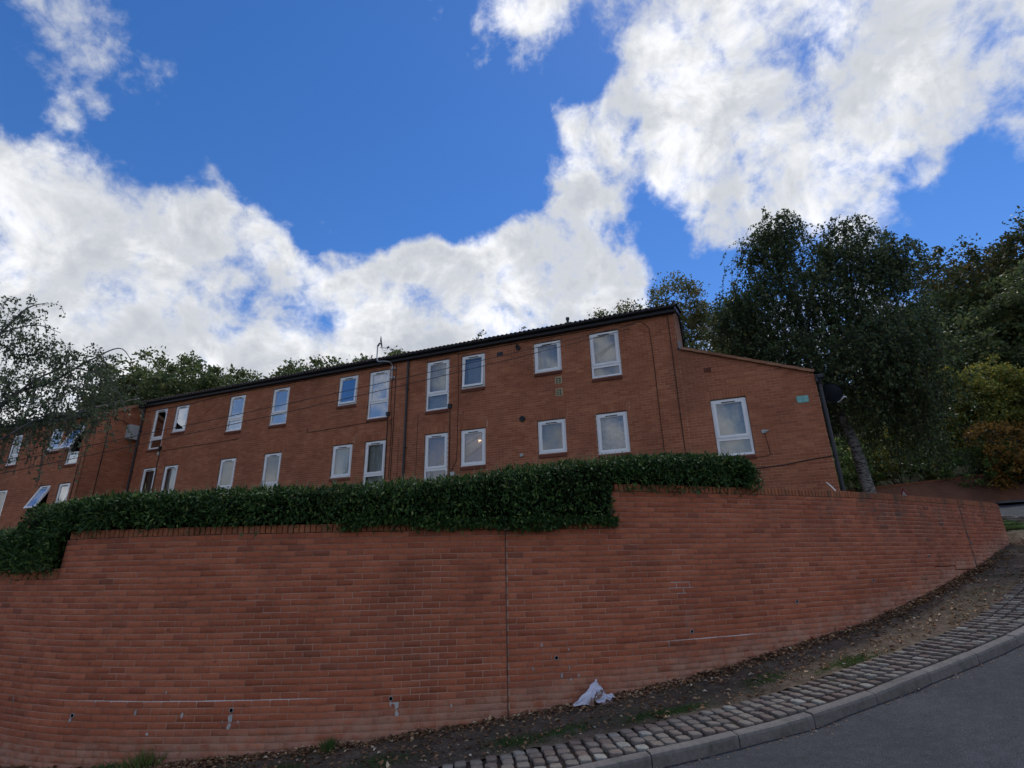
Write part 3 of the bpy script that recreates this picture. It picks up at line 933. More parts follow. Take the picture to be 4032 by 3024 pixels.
for k in range(len(copes)):
    rot = math.atan2(CT[k, 1], CT[k, 0])
    pr = random.randrange(5)
    dz = random.uniform(-0.003, 0.003)
    if k in sep_ids:
        rw_child('coping_brick', cproto[pr], (CP[k, 0], CP[k, 1], CZ[k] + dz), (random.uniform(-.01, .01), random.uniform(-.012, .012), rot))
    else:
        v, f = cnp[pr]
        c, s = math.cos(rot), math.sin(rot)
        i = len(mb.v)
        mb.v += [(x * c - y * s + CP[k, 0], x * s + y * c + CP[k, 1], z + CZ[k] + dz) for x, y, z in v]
        mb.f += [tuple(i + j for j in ff) for ff in f]
o = rw_child('hidden_coping', mb.mesh('hidden_coping', M['brick_cope']))
tag(o, kind='stuff')

# movement joint sealant
for J, zt in ((S_J1, 0.43), (S_J2, 0.95)):
    p = WALL.pos(J)
    t = WALL.tan(J)
    m = MB()
    zb = float(Gs(J - wall_s0)) - 0.1
    m.obox((0, 0, (zb + zt) / 2), (0.0075 if J == S_J1 else 0.02, 0, 0), (0, 0.008, 0), (0, 0, (zt - zb) / 2))
    rw_child('movement_joint', m.mesh('movement_joint', M['black' if J == S_J2 else 'sealant']), (p[0] - t[1] * 0.008, p[1] + t[0] * 0.008, 0), (0, 0, math.atan2(t[1], t[0])))

# weep pipes and lime runs under them
def lime_patch(seed, w, h):
    rr = random.Random(seed)
    n = 14
    V = [(0, 0, 0)]
    for k in range(n):
        an = 2 * math.pi * k / n
        r = rr.uniform(0.6, 1.1)
        V.append((w * math.cos(an) * r, rr.uniform(-.0006, .0006), h * math.sin(an) * r))
    return np.array(V), np.array([(0, 1 + k, 1 + (k + 1) % n) for k in range(n)])
for idx, (s, z) in enumerate(((4.38, -1.68), (6.45, -1.62), (8.36, -1.55), (10.46, -1.19), (12.47, -0.97), (14.49, -0.67), (16.34, -0.42), (18.30, -0.05), (20.21, 0.19))):
    s = s + wall_s0
    p, t = WALL.pos(s), WALL.tan(s)
    rot = math.atan2(t[1], t[0])
    m = MB()
    n = 14
    for r0, r1, y0, y1 in ((0.027, 0.027, 0.02, -0.010), (0.027, 0.021, -0.010, -0.010), (0.021, 0.021, -0.010, 0.0)):
        i = len(m.v)
        for k in range(n):
            an = 2 * math.pi * k / n
            m.v.append((r0 * math.cos(an), y0, r0 * math.sin(an)))
        for k in range(n):
            an = 2 * math.pi * k / n
            m.v.append((r1 * math.cos(an), y1, r1 * math.sin(an)))
        for k in range(n):
            m.f.append((i + k, i + (k + 1) % n, i + n + (k + 1) % n, i + n + k))
    wp = rw_child('weep_pipe', m.mesh('weep_pipe', M['pvcpipe']), (p[0], p[1], z), (0, 0, rot))
    m = MB()
    m.face([(0.0215 * math.cos(2 * math.pi * k / n), -0.0045, 0.0215 * math.sin(2 * math.pi * k / n)) for k in range(n)])
    link('bore_shade_disc', m.mesh('bore_shade_disc', M['hole']), wp)  # black disc stands in for the shaded depth of the pipe
    spots = []
    if idx == 1:
        spots = [(0.0, -0.085, 0.030, 0.050), (-0.005, -0.165, 0.026, 0.045), (-0.09, -0.12, 0.008, 0.02), (0.10, -0.12, 0.011, 0.016)]
    elif idx == 2:
        spots = [(0.0, -0.055, 0.014, 0.03), (0.075, -0.075, 0.028, 0.045), (0.08, -0.16, 0.024, 0.035), (0.05, -0.05, 0.05, 0.012)]
    elif idx == 0:
        spots = [(-0.02, -0.05, 0.022, 0.025)]
    elif idx == 3:
        spots = [(-0.19, 0.16, 0.022, 0.025), (-0.32, -0.11, 0.010, 0.03), (0.17, -0.12, 0.010, 0.03), (0.17, 0.09, 0.014, 0.018), (0.06, -0.21, 0.018, 0.03), (0.18, -0.26, 0.014, 0.02), (0.29, -0.22, 0.012, 0.022)]
    for j, (dx, dz, w, h) in enumerate(spots):
        v, f = lime_patch(idx * 10 + j, w, h)
        rw_child('lime_bloom', mesh_np('lime_bloom', v, [f[:, ::-1]], M['lime']), (p[0] + t[0] * dx + t[1] * .0045, p[1] + t[1] * dx - t[0] * .0045, z + dz), (0, 0, rot))
for j, (s, z, w, h) in enumerate(((2.80, -1.56, 0.016, 0.055), (3.22, -1.57, 0.012, 0.045), (5.25, -1.635, 0.016, 0.04), (5.85, -1.67, 0.02, 0.035), (5.45, -1.86, 0.022, 0.02), (2.4, -1.87, 0.03, 0.012), (9.1, -1.66, 0.012, 0.022), (5.6, -1.42, 0.014, 0.02))):
    s += wall_s0
    p, t = WALL.pos(s), WALL.tan(s)
    v, f = lime_patch(200 + j, w, h)
    rw_child('lime_bloom', mesh_np('lime_bloom', v, [f[:, ::-1]], M['lime']), (p[0] + t[1] * .0045, p[1] - t[0] * .0045, z), (0, 0, math.atan2(t[1], t[0])))

# freshly whitened joints round two bricks, and the salt run by the fifth weep hole
def joint_strip(s0, s1, z0, z1, mat, name='lime_joint', off=0.0005):
    n_ = max(2, int((s1 - s0) / 0.2) + 2)
    q = np.linspace(s0, s1, n_)
    A = WALL.off(q, off)
    V = np.vstack([np.c_[A, np.full(n_, z0)], np.c_[A, np.full(n_, z1)]])
    i = np.arange(n_ - 1)
    rw_child(name, mesh_np(name, V, [np.c_[i, i + 1, i + 1 + n_, i + n_]], mat))
def head_joint(c, near):
    k = round((near - 0.2625 - (c % 2) * 0.1125) / 0.225)
    return 0.2625 + (c % 2) * 0.1125 + 0.225 * k
j1 = head_joint(10, wall_s0 + 12.35)
j2 = j1 + 0.225
j3 = head_joint(11, j1 + 0.12)
for (a_, b_, z0, z1) in ((j1 - .005, j1 + .005, -0.388, -0.323), (j2 - .005, j2 + .005, -0.388, -0.323), (j1 - .14, j2 + .05, -0.3975, -0.3885), (j1 - .10, j2, -0.3225, -0.3135), (j3 - .005, j3 + .005, -0.463, -0.398), (j3 - .12, j3 + .04, -0.4725, -0.4635)):
    joint_strip(a_, b_, z0, z1, M['lime'])
j4 = head_joint(20, wall_s0 + 12.15)
joint_strip(j4 - .005, j4 + .005, -1.138, -1.073, M['lime'])
# stepped settlement crack low at right, its shaded gap drawn as black strips
ck = [(18.41, -0.243), (19.28, -0.243), (19.28, -0.318), (19.80, -0.318), (20.02, -0.345)]
for (a_, za), (b_, zb_) in zip(ck[:-1], ck[1:]):
    if abs(za - zb_) > 0.05:
        joint_strip(wall_s0 + a_ - .006, wall_s0 + a_ + .006, min(za, zb_), max(za, zb_), M['hole'], 'crack', 0.003)
    else:
        joint_strip(wall_s0 + a_, wall_s0 + b_, (za + zb_) / 2 - 0.006, (za + zb_) / 2 + 0.006, M['hole'], 'crack', 0.003)

# terrace of soil held up by the wall
tq = np.linspace(0.15, WALL.L - 0.1, 200)
tA = WALL.off(tq, -0.24)
tB = tA + np.array([0.25, 1.0]) * 16
def terrace_z(P):
    s = WALL.near(P)
    return np.where(s < S_LOW, -0.12, np.where(s < S_MID, 0.40, 0.90)) + np.clip(P[:, 1] - 13, 0, 30) * 0.05
loft('terrace', tA, tB, 12, terrace_z, M['hill'])

# ------------------------------------------------------------------ apartment building
FA = -0.36984
FD = 14.2
TX = np.array([math.cos(FA), math.sin(FA), 0.0])
NX = np.array([-math.sin(FA), math.cos(FA), 0.0])
def fw(u, w, v):
    return TX * u + NX * (FD + w) + np.array([0, 0, v])
BLD_LOC = (NX * FD)
def new_building(label):
    b = empty('apartment_building', (BLD_LOC[0], BLD_LOC[1], 0.0), FA)
    return tag(b, label, 'building')

def rect_minus(rects, hole):
    out = []
    hx0, hx1, hz0, hz1 = hole
    for (x0, x1, z0, z1) in rects:
        if x1 <= hx0 or x0 >= hx1 or z1 <= hz0 or z0 >= hz1:
            out.append((x0, x1, z0, z1))
            continue
        if x0 < hx0:
            out.append((x0, hx0, z0, z1))
        if x1 > hx1:
            out.append((hx1, x1, z0, z1))
        mx0, mx1 = max(x0, hx0), min(x1, hx1)
        if z0 < hz0:
            out.append((mx0, mx1, z0, hz0))
        if z1 > hz1:
            out.append((mx0, mx1, hz1, z1))
    return out

def mortar_grid(mb, u0, u1, v0, v1, holes, w, reveal=0.14):
    us = sorted({u0, u1} | {h[0] for h in holes} | {h[1] for h in holes})
    vs = sorted({v0, v1} | {h[2] for h in holes} | {h[3] for h in holes})
    us = [x for x in us if u0 <= x <= u1]
    vs = [x for x in vs if v0 <= x <= v1]
    for a, b in zip(us[:-1], us[1:]):
        for c, d in zip(vs[:-1], vs[1:]):
            m_, n_ = (a + b) / 2, (c + d) / 2
            if any(h[0] < m_ < h[1] and h[2] < n_ < h[3] for h in holes):
                continue
            mb.face([(a, w, c), (b, w, c), (b, w, d), (a, w, d)])
    for h in holes:
        a, b, c, d = h
        mb.face([(a, w, c), (a, w + reveal, c), (a, w + reveal, d), (a, w, d)])
        mb.face([(b, w, c), (b, w, d), (b, w + reveal, d), (b, w + reveal, c)])
        mb.face([(a, w, d), (a, w + reveal, d), (b, w + reveal, d), (b, w, d)])
        mb.face([(a, w, c), (b, w, c), (b, w + reveal, c), (a, w + reveal, c)])

def brick_pieces(u0, u1, v0, v1, holes, vtop=None, seed=0, soldiers=()):
    """list of brick polygons (list of (u,v)) for a stretcher-bond face"""
    rr = random.Random(seed)
    out = []
    c = 0
    v = v0
    blocks = list(holes) + [(s[0] - .005, s[1] + .005, s[2] - .005, s[3] + .005) for s in soldiers]
    while v < v1 - 0.02:
        zt = min(v + 0.065, v1)
        x = u0 - (0.1125 if c % 2 else 0.0)
        while x < u1:
            a, b = max(x, u0), min(x + 0.215, u1)
            x += 0.225
            if b - a < 0.02:
                continue
            rects = [(a, b, v, zt)]
            for h in blocks:
                if b > h[0] - .01 and a < h[1] + .01 and zt > h[2] - .01 and v < h[3] + .01:
                    rects = rect_minus(rects, h)
            for (p, q, r, s) in rects:
                if q - p < 0.018 or s - r < 0.012:
                    continue
                poly = [(p, r), (q, r), (q, s), (p, s)]
                if vtop is not None:
                    poly = clip_top(poly, vtop)
                    if len(poly) < 3:
                        continue
                out.append(poly)
        v += 0.075
        c += 1
    for (a, b, z0, z1) in soldiers:
        x = a
        while x < b - 0.03:
            out.append([(x, z0), (min(x + 0.065, b), z0), (min(x + 0.065, b), z1), (x, z1)])
            x += 0.075
    return out

def clip_top(poly, f):
    """keep the part below line v = f(u) (f linear)"""
    res = []
    n = len(poly)
    for i in range(n):
        a, b = poly[i], poly[(i + 1) % n]
        da, db = f(a[0]) - a[1], f(b[0]) - b[1]
        if da >= 0:
            res.append(a)
        if (da >= 0) != (db >= 0):
            t = da / (da - db)
            res.append((a[0] + (b[0] - a[0]) * t, a[1] + (b[1] - a[1]) * t))
    return res

def prism(mb, poly, w0, w1, jit=0.0):
    n = len(poly)
    i = len(mb.v)
    d = random.uniform(-jit, jit)
    mb.v += [(p[0], w0 + d, p[1]) for p in poly] + [(p[0], w1, p[1]) for p in poly]
    mb.f.append(tuple(i + k for k in range(n)))
    for k in range(n):
        mb.f.append((i + n + k, i + n + (k + 1) % n, i + (k + 1) % n, i + k))

B1 = new_building('two storey red brick flats with white windows above the hedge and wall')
# windows: u0,u1,v_top,v_bottom,transom v or None, curtain, tilt
UT, LT = 6.47, 3.955
WINS = [
    (-21.86, -21.10, UT, 4.755, 5.20, None, 0), (-20.61, -19.83, UT, 5.35, None, None, 0),
    (-17.55, -16.74, UT, 5.045, 5.52, None, 0), (-15.33, -14.52, UT, 5.045, 5.50, None, 0),
    (-12.22, -11.40, UT, 5.40, None, None, 3), (-10.90, -10.06, UT, 4.755, 5.36, None, 0),
    (-8.58, -7.74, UT, 4.755, 5.32, 'cur_frost', 0), (-7.27, -6.44, UT, 5.33, None, 'cur_white', 4),
    (-4.75, -3.89, UT, 5.485, None, 'cur_frost', 0), (-2.98, -2.11, UT, 5.05, 5.42, 'cur_grey', 0),
    (-21.86, -21.10, LT, 2.27, 2.78, 'cur_dark', 0), (-20.61, -19.83, LT, 2.83, None, 'cur_white', 0),
    (-17.55, -16.74, LT, 2.40, 2.87, 'cur_grey', 0), (-15.35, -14.53, LT, 2.40, 2.83, 'cur_dark', 0),
    (-12.25, -11.41, LT, 2.84, None, 'cur_white', 0), (-10.89, -10.07, LT, 2.24, 2.84, 'cur_white', 0),
    (-8.57, -7.74, LT, 2.24, 2.83, 'cur_pink', 0), (-7.27, -6.43, LT, 2.82, None, 'cur_pink', 0),
    (-4.72, -3.87, LT, 2.965, None, 'cur_dark', 0), (-2.96, -2.08, LT, 2.795, None, 'cur_lace', 0),
    (0.14, 1.0, LT, 2.45, 2.91, 'cur_frost', 0),
]
GAB = lambda u: 5.56 - (u + 0.5) * (5.56 - 4.36) / 3.16
def holes_of(wins):
    return [(w[0] - 0.012, w[1] + 0.012, w[3] - 0.012, w[2] + 0.022) for w in wins]
hm = holes_of([w for w in WINS if w[0] < -0.5])
hg = holes_of([w for w in WINS if w[0] > -0.5])
mb = MB()
mortar_grid(mb, -22.78, -0.5, 0.2, 6.66, hm, 0.007)
mortar_grid(mb, -0.5, 2.655, 0.2, 4.30, hg, 0.007)
mb.face([(-0.5, 0.007, 4.30), (2.655, 0.007, 4.30), (2.655, 0.007, GAB(2.655) - .01), (-0.5, 0.007, GAB(-0.5) - .01)])
# side walls and back so that the block is solid
mb.face([(2.655, 0.007, 0.2), (2.655, 8.5, 0.2), (2.655, 8.5, 4.3), (2.655, 0.007, 4.3)])
mb.face([(-22.78, 8.9, 0.2), (2.655, 8.9, 0.2), (2.655, 8.9, 4.3), (-22.78, 8.9, 6.6)])
WALLB = mb.build('wall', M['mortar_fac'], B1)
# gable flank of the upper block
def mat_brick_tex():
    m, n, out = new_mat('far_brick')
    tcn = n.n('ShaderNodeTexCoord')
    sp = n.n('ShaderNodeSeparateXYZ', {0: tcn.outputs['Object']})
    al = n.math('SUBTRACT', sp.outputs[0], sp.outputs[1])
    cv = n.n('ShaderNodeCombineXYZ', {0: al, 1: sp.outputs[2], 2: 0.0})
    bt = n.n('ShaderNodeTexBrick', {'Vector': cv.outputs[0], 'Color1': (0.26, 0.105, 0.062, 1), 'Color2': (0.31, 0.135, 0.078, 1), 'Mortar': (0.36, 0.22, 0.16, 1), 'Scale': 1.0})
    bt.inputs['Brick Width'].default_value = 0.225
    bt.inputs['Row Height'].default_value = 0.075
    bt.inputs['Mortar Size'].default_value = 0.006
    a = n.noise(tcn.outputs['Object'], 0.7, 5.0, 0.6)
    col = n.mix(n.mapr(a, 0.45, 0.7, 0.0, 0.5), bt.outputs['Color'], (0.11, 0.062, 0.045, 1))
    principled(n, out, col, 0.93, 0.15, bt.outputs['Fac'], 0.3, 0.004)
    return m
M['brick_far'] = mat_brick_tex()
mb = MB()
mb.face([(-0.49, 0.0, 4.8), (-0.49, 9.0, 4.8), (-0.49, 9.0, 6.9), (-0.49, 4.5, 8.72), (-0.49, 0.0, 6.9)])
mb.build('flank_wall', M['brick_far'], B1)

soldiers = [(w[0] - 0.08, w[1] + 0.08, w[2] + 0.024, w[2] + 0.24) for w in WINS if w[2] < 5]
pm = brick_pieces(-22.78, -0.5, 0.95, 6.66, hm, None, 1, [s for s in soldiers if s[0] < -0.5])
pg = brick_pieces(-0.495, 2.655, 0.95, 5.6, hg, lambda u: GAB(u) - 0.02, 2, [s for s in soldiers if s[0] > -0.5])
allp = pm + pg
cen = np.array([[sum(q[0] for q in p) / len(p), 0, sum(q[1] for q in p) / len(p)] for p in allp])
wc = cen[:, :1] * TX[None] + NX[None] * FD + np.c_[np.zeros((len(cen), 2)), cen[:, 2:]]
vis = in_view(wc, 0) & (cen[:, 2] > 1.75) & ((cen[:, 0] > 0.9) | (cen[:, 2] > 2.5))
order = np.argsort(np.where(vis, np.linalg.norm(wc, axis=1), 1e6))
sep_ids = set(order[:300].tolist())
shared = {}
mb = MB()
for k, p in enumerate(allp):
    if k in sep_ids:
        us = [q[0] for q in p]
        vs = [q[1] for q in p]
        key = (len(p), round(max(us) - min(us), 3), round(max(vs) - min(vs), 3))
        if len(p) == 4 and abs(key[1] - 0.215) < 0.002 and abs(key[2] - 0.065) < 0.002:
            if key not in shared:
                mm = MB()
                prism(mm, [(q[0] - us[0], q[1] - vs[0]) for q in p], 0.0, 0.05)
                shared[key] = mm.mesh('brick', M['brick_fac'])
            me = shared[key]
        else:
            mm = MB()
            prism(mm, [(q[0] - us[0], q[1] - vs[0]) for q in p], 0.0, 0.05)
            me = mm.mesh('brick', M['brick_fac'])
        link('brick', me, WALLB, (us[0], random.uniform(-.0015, .0015), vs[0]))
    else:
        prism(mb, p, 0.0, 0.05, 0.0015)
tag(mb.build('brickwork', M['brick_fac'], WALLB), kind='stuff')

def bars(mb, u0, u1, v0, v1, t, w0, w1):
    mb.box(u0, u1, w0, w1, v0, v0 + t)
    mb.box(u0, u1, w0, w1, v1 - t, v1)
    mb.box(u0, u0 + t, w0 + .0005, w1, v0 + t, v1 - t)
    mb.box(u1 - t, u1, w0 + .0005, w1, v0 + t, v1 - t)

def rot_about(me, z, ang, w):
    """tilt a mesh about the horizontal axis at height z (top hung sash)"""
    c, s = math.cos(ang), math.sin(ang)
    for v in me.vertices:
        y, zz = v.co.y - w, v.co.z - z
        v.co.y = w + y * c + zz * s
        v.co.z = z - y * s + zz * c

def window(parent, u0, u1, vt, vb, tr, curtain, tilt, w=0.0, sill=True):
    """white plastic casement with one opening light over an optional fixed light"""
    um, vm = (u0 + u1) / 2, vb
    U0, U1, V1 = u0 - um, u1 - um, vt - vb
    mb = MB()
    F0 = 0.045
    bars(mb, U0, U1, 0, V1, 0.048, F0, F0 + 0.065)
    if tr is not None:
        mb.box(U0 + .048, U1 - .048, F0 + .001, F0 + 0.064, tr - vb - 0.045, tr - vb + 0.02)
    mb.box(U0 + .002, U1 - .002, F0 - 0.030, F0 - 0.001, 0.003, 0.028)       # projecting cill nose
    win = link('window', mb.mesh('window', M['upvc']), parent, (um, w, vm))
    gm = M['glass'] if curtain else M['glass_coated']
    sb = (tr - vb + 0.02) if tr is not None else 0.048
    ang = math.radians(tilt)
    zt = V1 - 0.048
    me = MB()
    bars(me, U0 + .046, U1 - .046, sb - .002, zt + .002, 0.058, F0 - 0.016, F0 + 0.05)
    bars(me, U0 + .103, U1 - .103, sb + .055, zt - .055, 0.014, F0 - 0.006, F0 + 0.03)
    me = me.mesh('sash', M['upvc'])
    g = MB()
    g.face([(U0 + .112, F0 + .012, sb + .064), (U1 - .112, F0 + .012, sb + .064), (U1 - .112, F0 + .012, zt - .064), (U0 + .112, F0 + .012, zt - .064)])
    g = g.mesh('pane', gm)
    tv = MB()
    tv.box(-0.17, 0.17, F0 - 0.030, F0 - 0.017, zt - 0.044, zt - 0.022)
    tv = tv.mesh('trickle_vent', M['black'])
    if tilt:
        for q in (me, g, tv):
            rot_about(q, zt, ang, F0)
    link('sash', me, win)
    link('pane', g, win)
    link('trickle_vent', tv, win)
    if tr is not None:
        g = MB()
        t1 = tr - vb - 0.045
        g.face([(U0 + .05, F0 + .022, 0.05), (U1 - .05, F0 + .022, 0.05), (U1 - .05, F0 + .022, t1 - .002), (U0 + .05, F0 + .022, t1 - .002)])
        link('pane', g.mesh('pane', gm), win)
        g = MB()
        bars(g, U0 + .046, U1 - .046, 0.046, t1 + .002, 0.016, F0 - 0.004, F0 + 0.02)
        link('bead', g.mesh('bead', M['upvc']), win)
    if curtain:
        g = MB()
        n = 26
        rr = random.Random(int((u0 + 40) * 100))
        wv = [rr.uniform(0.0, 0.03) for _ in range(n + 1)]
        a, b = U0 + .02, U1 - .02
        if curtain == 'cur_dark':
            b = a + (b - a) * 0.62
        for k in range(n):
            x0, x1 = a + (b - a) * k / n, a + (b - a) * (k + 1) / n
            g.face([(x0, 0.17 + wv[k], 0.0), (x1, 0.17 + wv[k + 1], 0.0), (x1, 0.17 + wv[k + 1], V1), (x0, 0.17 + wv[k], V1)])
        link('curtain', g.mesh('curtain', M[curtain]), win)
    r = MB()  # added blackout box, coloured dark in place of an unlit room
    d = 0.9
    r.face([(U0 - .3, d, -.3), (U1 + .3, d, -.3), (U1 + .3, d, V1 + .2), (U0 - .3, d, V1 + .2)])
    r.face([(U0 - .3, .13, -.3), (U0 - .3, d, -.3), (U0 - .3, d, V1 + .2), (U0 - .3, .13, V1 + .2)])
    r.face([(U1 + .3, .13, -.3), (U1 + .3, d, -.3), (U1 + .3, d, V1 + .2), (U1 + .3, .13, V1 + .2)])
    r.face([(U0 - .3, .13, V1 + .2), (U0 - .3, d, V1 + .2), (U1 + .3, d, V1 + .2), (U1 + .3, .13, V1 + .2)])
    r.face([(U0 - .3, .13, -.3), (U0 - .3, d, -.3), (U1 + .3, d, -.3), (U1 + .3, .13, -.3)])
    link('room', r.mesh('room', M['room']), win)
    if sill:
        s = MB()
        i = len(s.v)
        a, b = U0 + .0, U1 + .01
        s.v += [(a, .045, -.012), (b, .045, -.012), (b, -.035, -.045), (a, -.035, -.045), (a, .045, -.125), (b, .045, -.125), (b, -.035, -.125), (a, -.035, -.125)]
        s.f += [(0, 3, 2, 1), (3, 7, 6, 2), (0, 4, 7, 3), (1, 2, 6, 5), (4, 5, 6, 7)]
        link('sill', s.mesh('sill', M['brick_dark']), win)
    return win
for w_ in WINS:
    window(B1, *w_)
# hanging lamp seen lit through a ground floor window
m, n, out = new_mat('lamp_glow')
em = n.n('ShaderNodeEmission', {'Color': (1.0, 0.66, 0.36, 1), 'Strength': 1.3})
n.t.links.new(em.outputs[0], out.inputs[0])
lp = MB()
for k in range(5):
    an = k * 2 * math.pi / 5
    lp.tube([(-6.68 + 0.02 * math.cos(an), 0.15 + .02 * math.sin(an), 3.62), (-6.68 + 0.055 * math.cos(an), 0.15 + .03 * math.sin(an), 3.60 + 0.03 * math.sin(an * 2))], [0.012, 0.004], 6)
tag(lp.build('pendant_lamp', m), 'small lit lamp glowing inside the mauve ground floor window', 'lamp').matrix_world = Matrix.Translation(Vector(BLD_LOC)) @ Matrix.Rotation(FA, 4, 'Z')

# eaves: fascia, soffit, gutter, tiles
EL, ER = -22.86, -0.44
mb = MB()
mb.box(EL, ER, -0.165, -0.14, 6.655, 6.82)
mb.box(EL, ER, -0.14, 0.02, 6.655, 6.675)
mb.build('fascia', M['fascia'], B1)
mb = MB()
n = 8
for x0, x1 in ((EL - .02, -9.3), (-9.296, ER + .02)):
    ring = [(-0.225 + 0.062 * math.cos(math.pi + math.pi * k / n), 6.805 + 0.06 * math.sin(math.pi + math.pi * k / n)) for k in range(n + 1)]
    ring += [(p[0] * 1.0 + (-0.225 - p[0]) * 0.1, p[1] + 0.004) for p in ring[::-1]]
    i = len(mb.v)
    L = len(ring)
    for x in (x0, x1):
        mb.v += [(x, p[0], p[1]) for p in ring]
    for k in range(L):
        mb.f.append((i + k, i + (k + 1) % L, i + L + (k + 1) % L, i + L + k))
    mb.f.append(tuple(i + k for k in range(n + 1)))
    mb.f.append(tuple(i + L + k for k in range(n + 1))[::-1])
mb.build('gutter', M['fascia'], B1)

PITCH = math.radians(22.5)
def tile_mesh(wd=0.3, ln=0.40):
    """double roman tile, local x across, y up the slope, z normal"""
    n = 16
    xs_ = [wd * k / n for k in range(n + 1)]
    def prof(x):
        ph = (x / (wd / 2)) % 1.0
        return 0.036 * max(0.0, math.sin(math.pi * min(1.0, ph / 0.62))) if ph < 0.62 else 0.0
    mb = MB()
    i = len(mb.v)
    for y, dz in ((0.0, 0.018), (ln, 0.0)):
        for x in xs_:
            mb.v.append((x, y, prof(x) + dz))
    for x in xs_:
        mb.v.append((x, 0.0, prof(x) + 0.002))
    for k in range(n):
        mb.f.append((k, k + 1, n + 1 + k + 1, n + 1 + k))
        mb.f.append((2 * (n + 1) + k, 2 * (n + 1) + k + 1, k + 1, k))
    return mb
tmb = tile_mesh()
tme = tmb.mesh('roof_tile', M['tile'])
ROOF = MB()
E0 = (-0.24, 6.83)
ridge_w, ridge_v = 4.55, 6.83 + 4.79 * math.tan(PITCH)
ROOF.face([(EL, E0[0], E0[1] - .004), (ER, E0[0], E0[1] - .004), (ER, ridge_w, ridge_v - .004), (EL, ridge_w, ridge_v - .004)])
ROOF.face([(EL, ridge_w, ridge_v - .004), (ER, ridge_w, ridge_v - .004), (ER, 9.2, E0[1] - .004), (EL, 9.2, E0[1] - .004)])
ROOF = ROOF.build('roof', M['tile'], B1)
rest = MB()
cp, sp_ = math.cos(PITCH), math.sin(PITCH)
for row in range(16):
    yy = row * 0.33
    if yy * cp > 4.6:
        break
    x = EL
    while x < ER - 0.05:
        if row < 3:
            o = link('roof_tile', tme, ROOF, (x, E0[0] + yy * cp, E0[1] + yy * sp_ + random.uniform(-.004, .004)), (PITCH, 0, 0))
        else:
            i = len(rest.v)
            rest.v += [(x + a, E0[0] + (yy + b) * cp - c * sp_, E0[1] + (yy + b) * sp_ + c * cp) for a, b, c in tmb.v]
            rest.f += [tuple(i + k for k in f) for f in tmb.f]
        x += 0.3
tag(rest.build('upper_tiles', M['tile'], ROOF), kind='stuff')
mb = MB()
x = EL
while x < ER - .1:
    mb.tube([(x, ridge_w, ridge_v + 0.03), (x + 0.44, ridge_w, ridge_v + 0.03)], 0.10, 10)
    x += 0.45
tag(mb.build('ridge_tiles', M['tile'], ROOF), kind='stuff')
# barge boards on the right gable
for a, b in (((-0.24, 6.86), (ridge_w, ridge_v + .02)), ((ridge_w, ridge_v + .02), (9.2, 6.86))):
    mb = MB()
    dv = Vector((0, b[0] - a[0], b[1] - a[1]))
    nn = Vector((0, -dv.z, dv.y)).normalized()
    mb.obox((-0.455, (a[0] + b[0]) / 2, (a[1] + b[1]) / 2 - 0.05), (0.022, 0, 0), dv / 2, nn * 0.10)
    mb.build('barge_board', M['fascia'], B1)
# flue on the roof
mb = MB()
mb.tube([(-3.86, 1.0, 7.2), (-3.86, 1.0, 7.60)], 0.045, 10)
mb.tube([(-3.86, 1.0, 7.58), (-3.86, 1.0, 7.66)], 0.062, 10)
mb.build('flue', M['pipe'], B1)

# downpipes
def downpipe(u, w, v0, v1, brackets):
    mb = MB()
    mb.tube([(u, -0.20, v1 + .02), (u, -0.19, v1 - 0.06), (u, w, v1 - 0.20), (u, w, v0)], 0.038, 12)
    for z in brackets:
        mb.tube([(u, w, z - .035), (u, w, z + .035)], 0.047, 12)
        mb.box(u - .065, u + .065, w + .025, 0.0, z - .02, z + .02)
    return mb.build('downpipe', M['pipe'], B1)
downpipe(-9.29, -0.055, 1.0, 6.84, (5.6, 3.6, 2.5))
downpipe(-22.50, -0.055, 1.0, 6.84, (5.6, 3.9))

# lean-to roof over the right hand bay
lp_ = math.atan2(5.56 - 4.36, 3.16)
mb = MB()
cl, sl = math.cos(lp_), math.sin(lp_)
def lt(u, k=0.0):
    return GAB(u) + k
mb.face([(-0.5, -0.02, lt(-0.5, .03)), (2.80, -0.02, lt(2.80, .03)), (2.80, 8.5, lt(2.80, .03)), (-0.5, 8.5, lt(-0.5, .03))])
mb.face([(-0.5, -0.02, lt(-0.5, -.02)), (2.80, -0.02, lt(2.80, -.02)), (2.80, 8.5, lt(2.80, -.02)), (-0.5, 8.5, lt(-0.5, -.02))])
mb.face([(2.80, -0.02, lt(2.80, .03)), (2.80, 8.5, lt(2.80, .03)), (2.80, 8.5, lt(2.80, -.02)), (2.80, -0.02, lt(2.80, -.02))])
LEAN = mb.build('lean_to_roof', M['tile'], B1)
u = -0.42
k = 0
while u < 2.6:
    u1 = min(u + 0.36, 2.74)
    mb = MB()
    c = ((u + u1) / 2, -0.035, (lt(u) + lt(u1)) / 2 + 0.018)
    L = (u1 - u) / 2 / cl
    mb.obox(c, (cl * L * 0.99, 0, -sl * L * 0.99 + 0.006), (0, 0.055, 0), (sl * 0.035, 0, cl * 0.035))
    link('verge_tile', mb.mesh('verge_tile', M['brick_verge']), LEAN)
    mb = MB()
    mb.obox((u1 - .02, 0.02, lt(u1) + 0.06), (0.03, 0, -0.01), (0, 0.10, 0), (0.004, 0, 0.018))
    link('tile_nib', mb.mesh('tile_nib', M['tile']), LEAN)
    u += 0.34
mb = MB()
mb.box(-0.46, -0.40, -0.03, 0.3, 5.53, 5.78)
mb.build('lead_flashing', mat_simple('lead_sheet', (0.20, 0.21, 0.23), 0.6, 0.4, 0.15, 9.0), B1)
mb = MB()
mb.box(2.70, 2.83, -0.10, 8.4, 4.20, 4.285)
mb.box(2.66, 2.70, -0.06, 8.4, 4.10, 4.30)
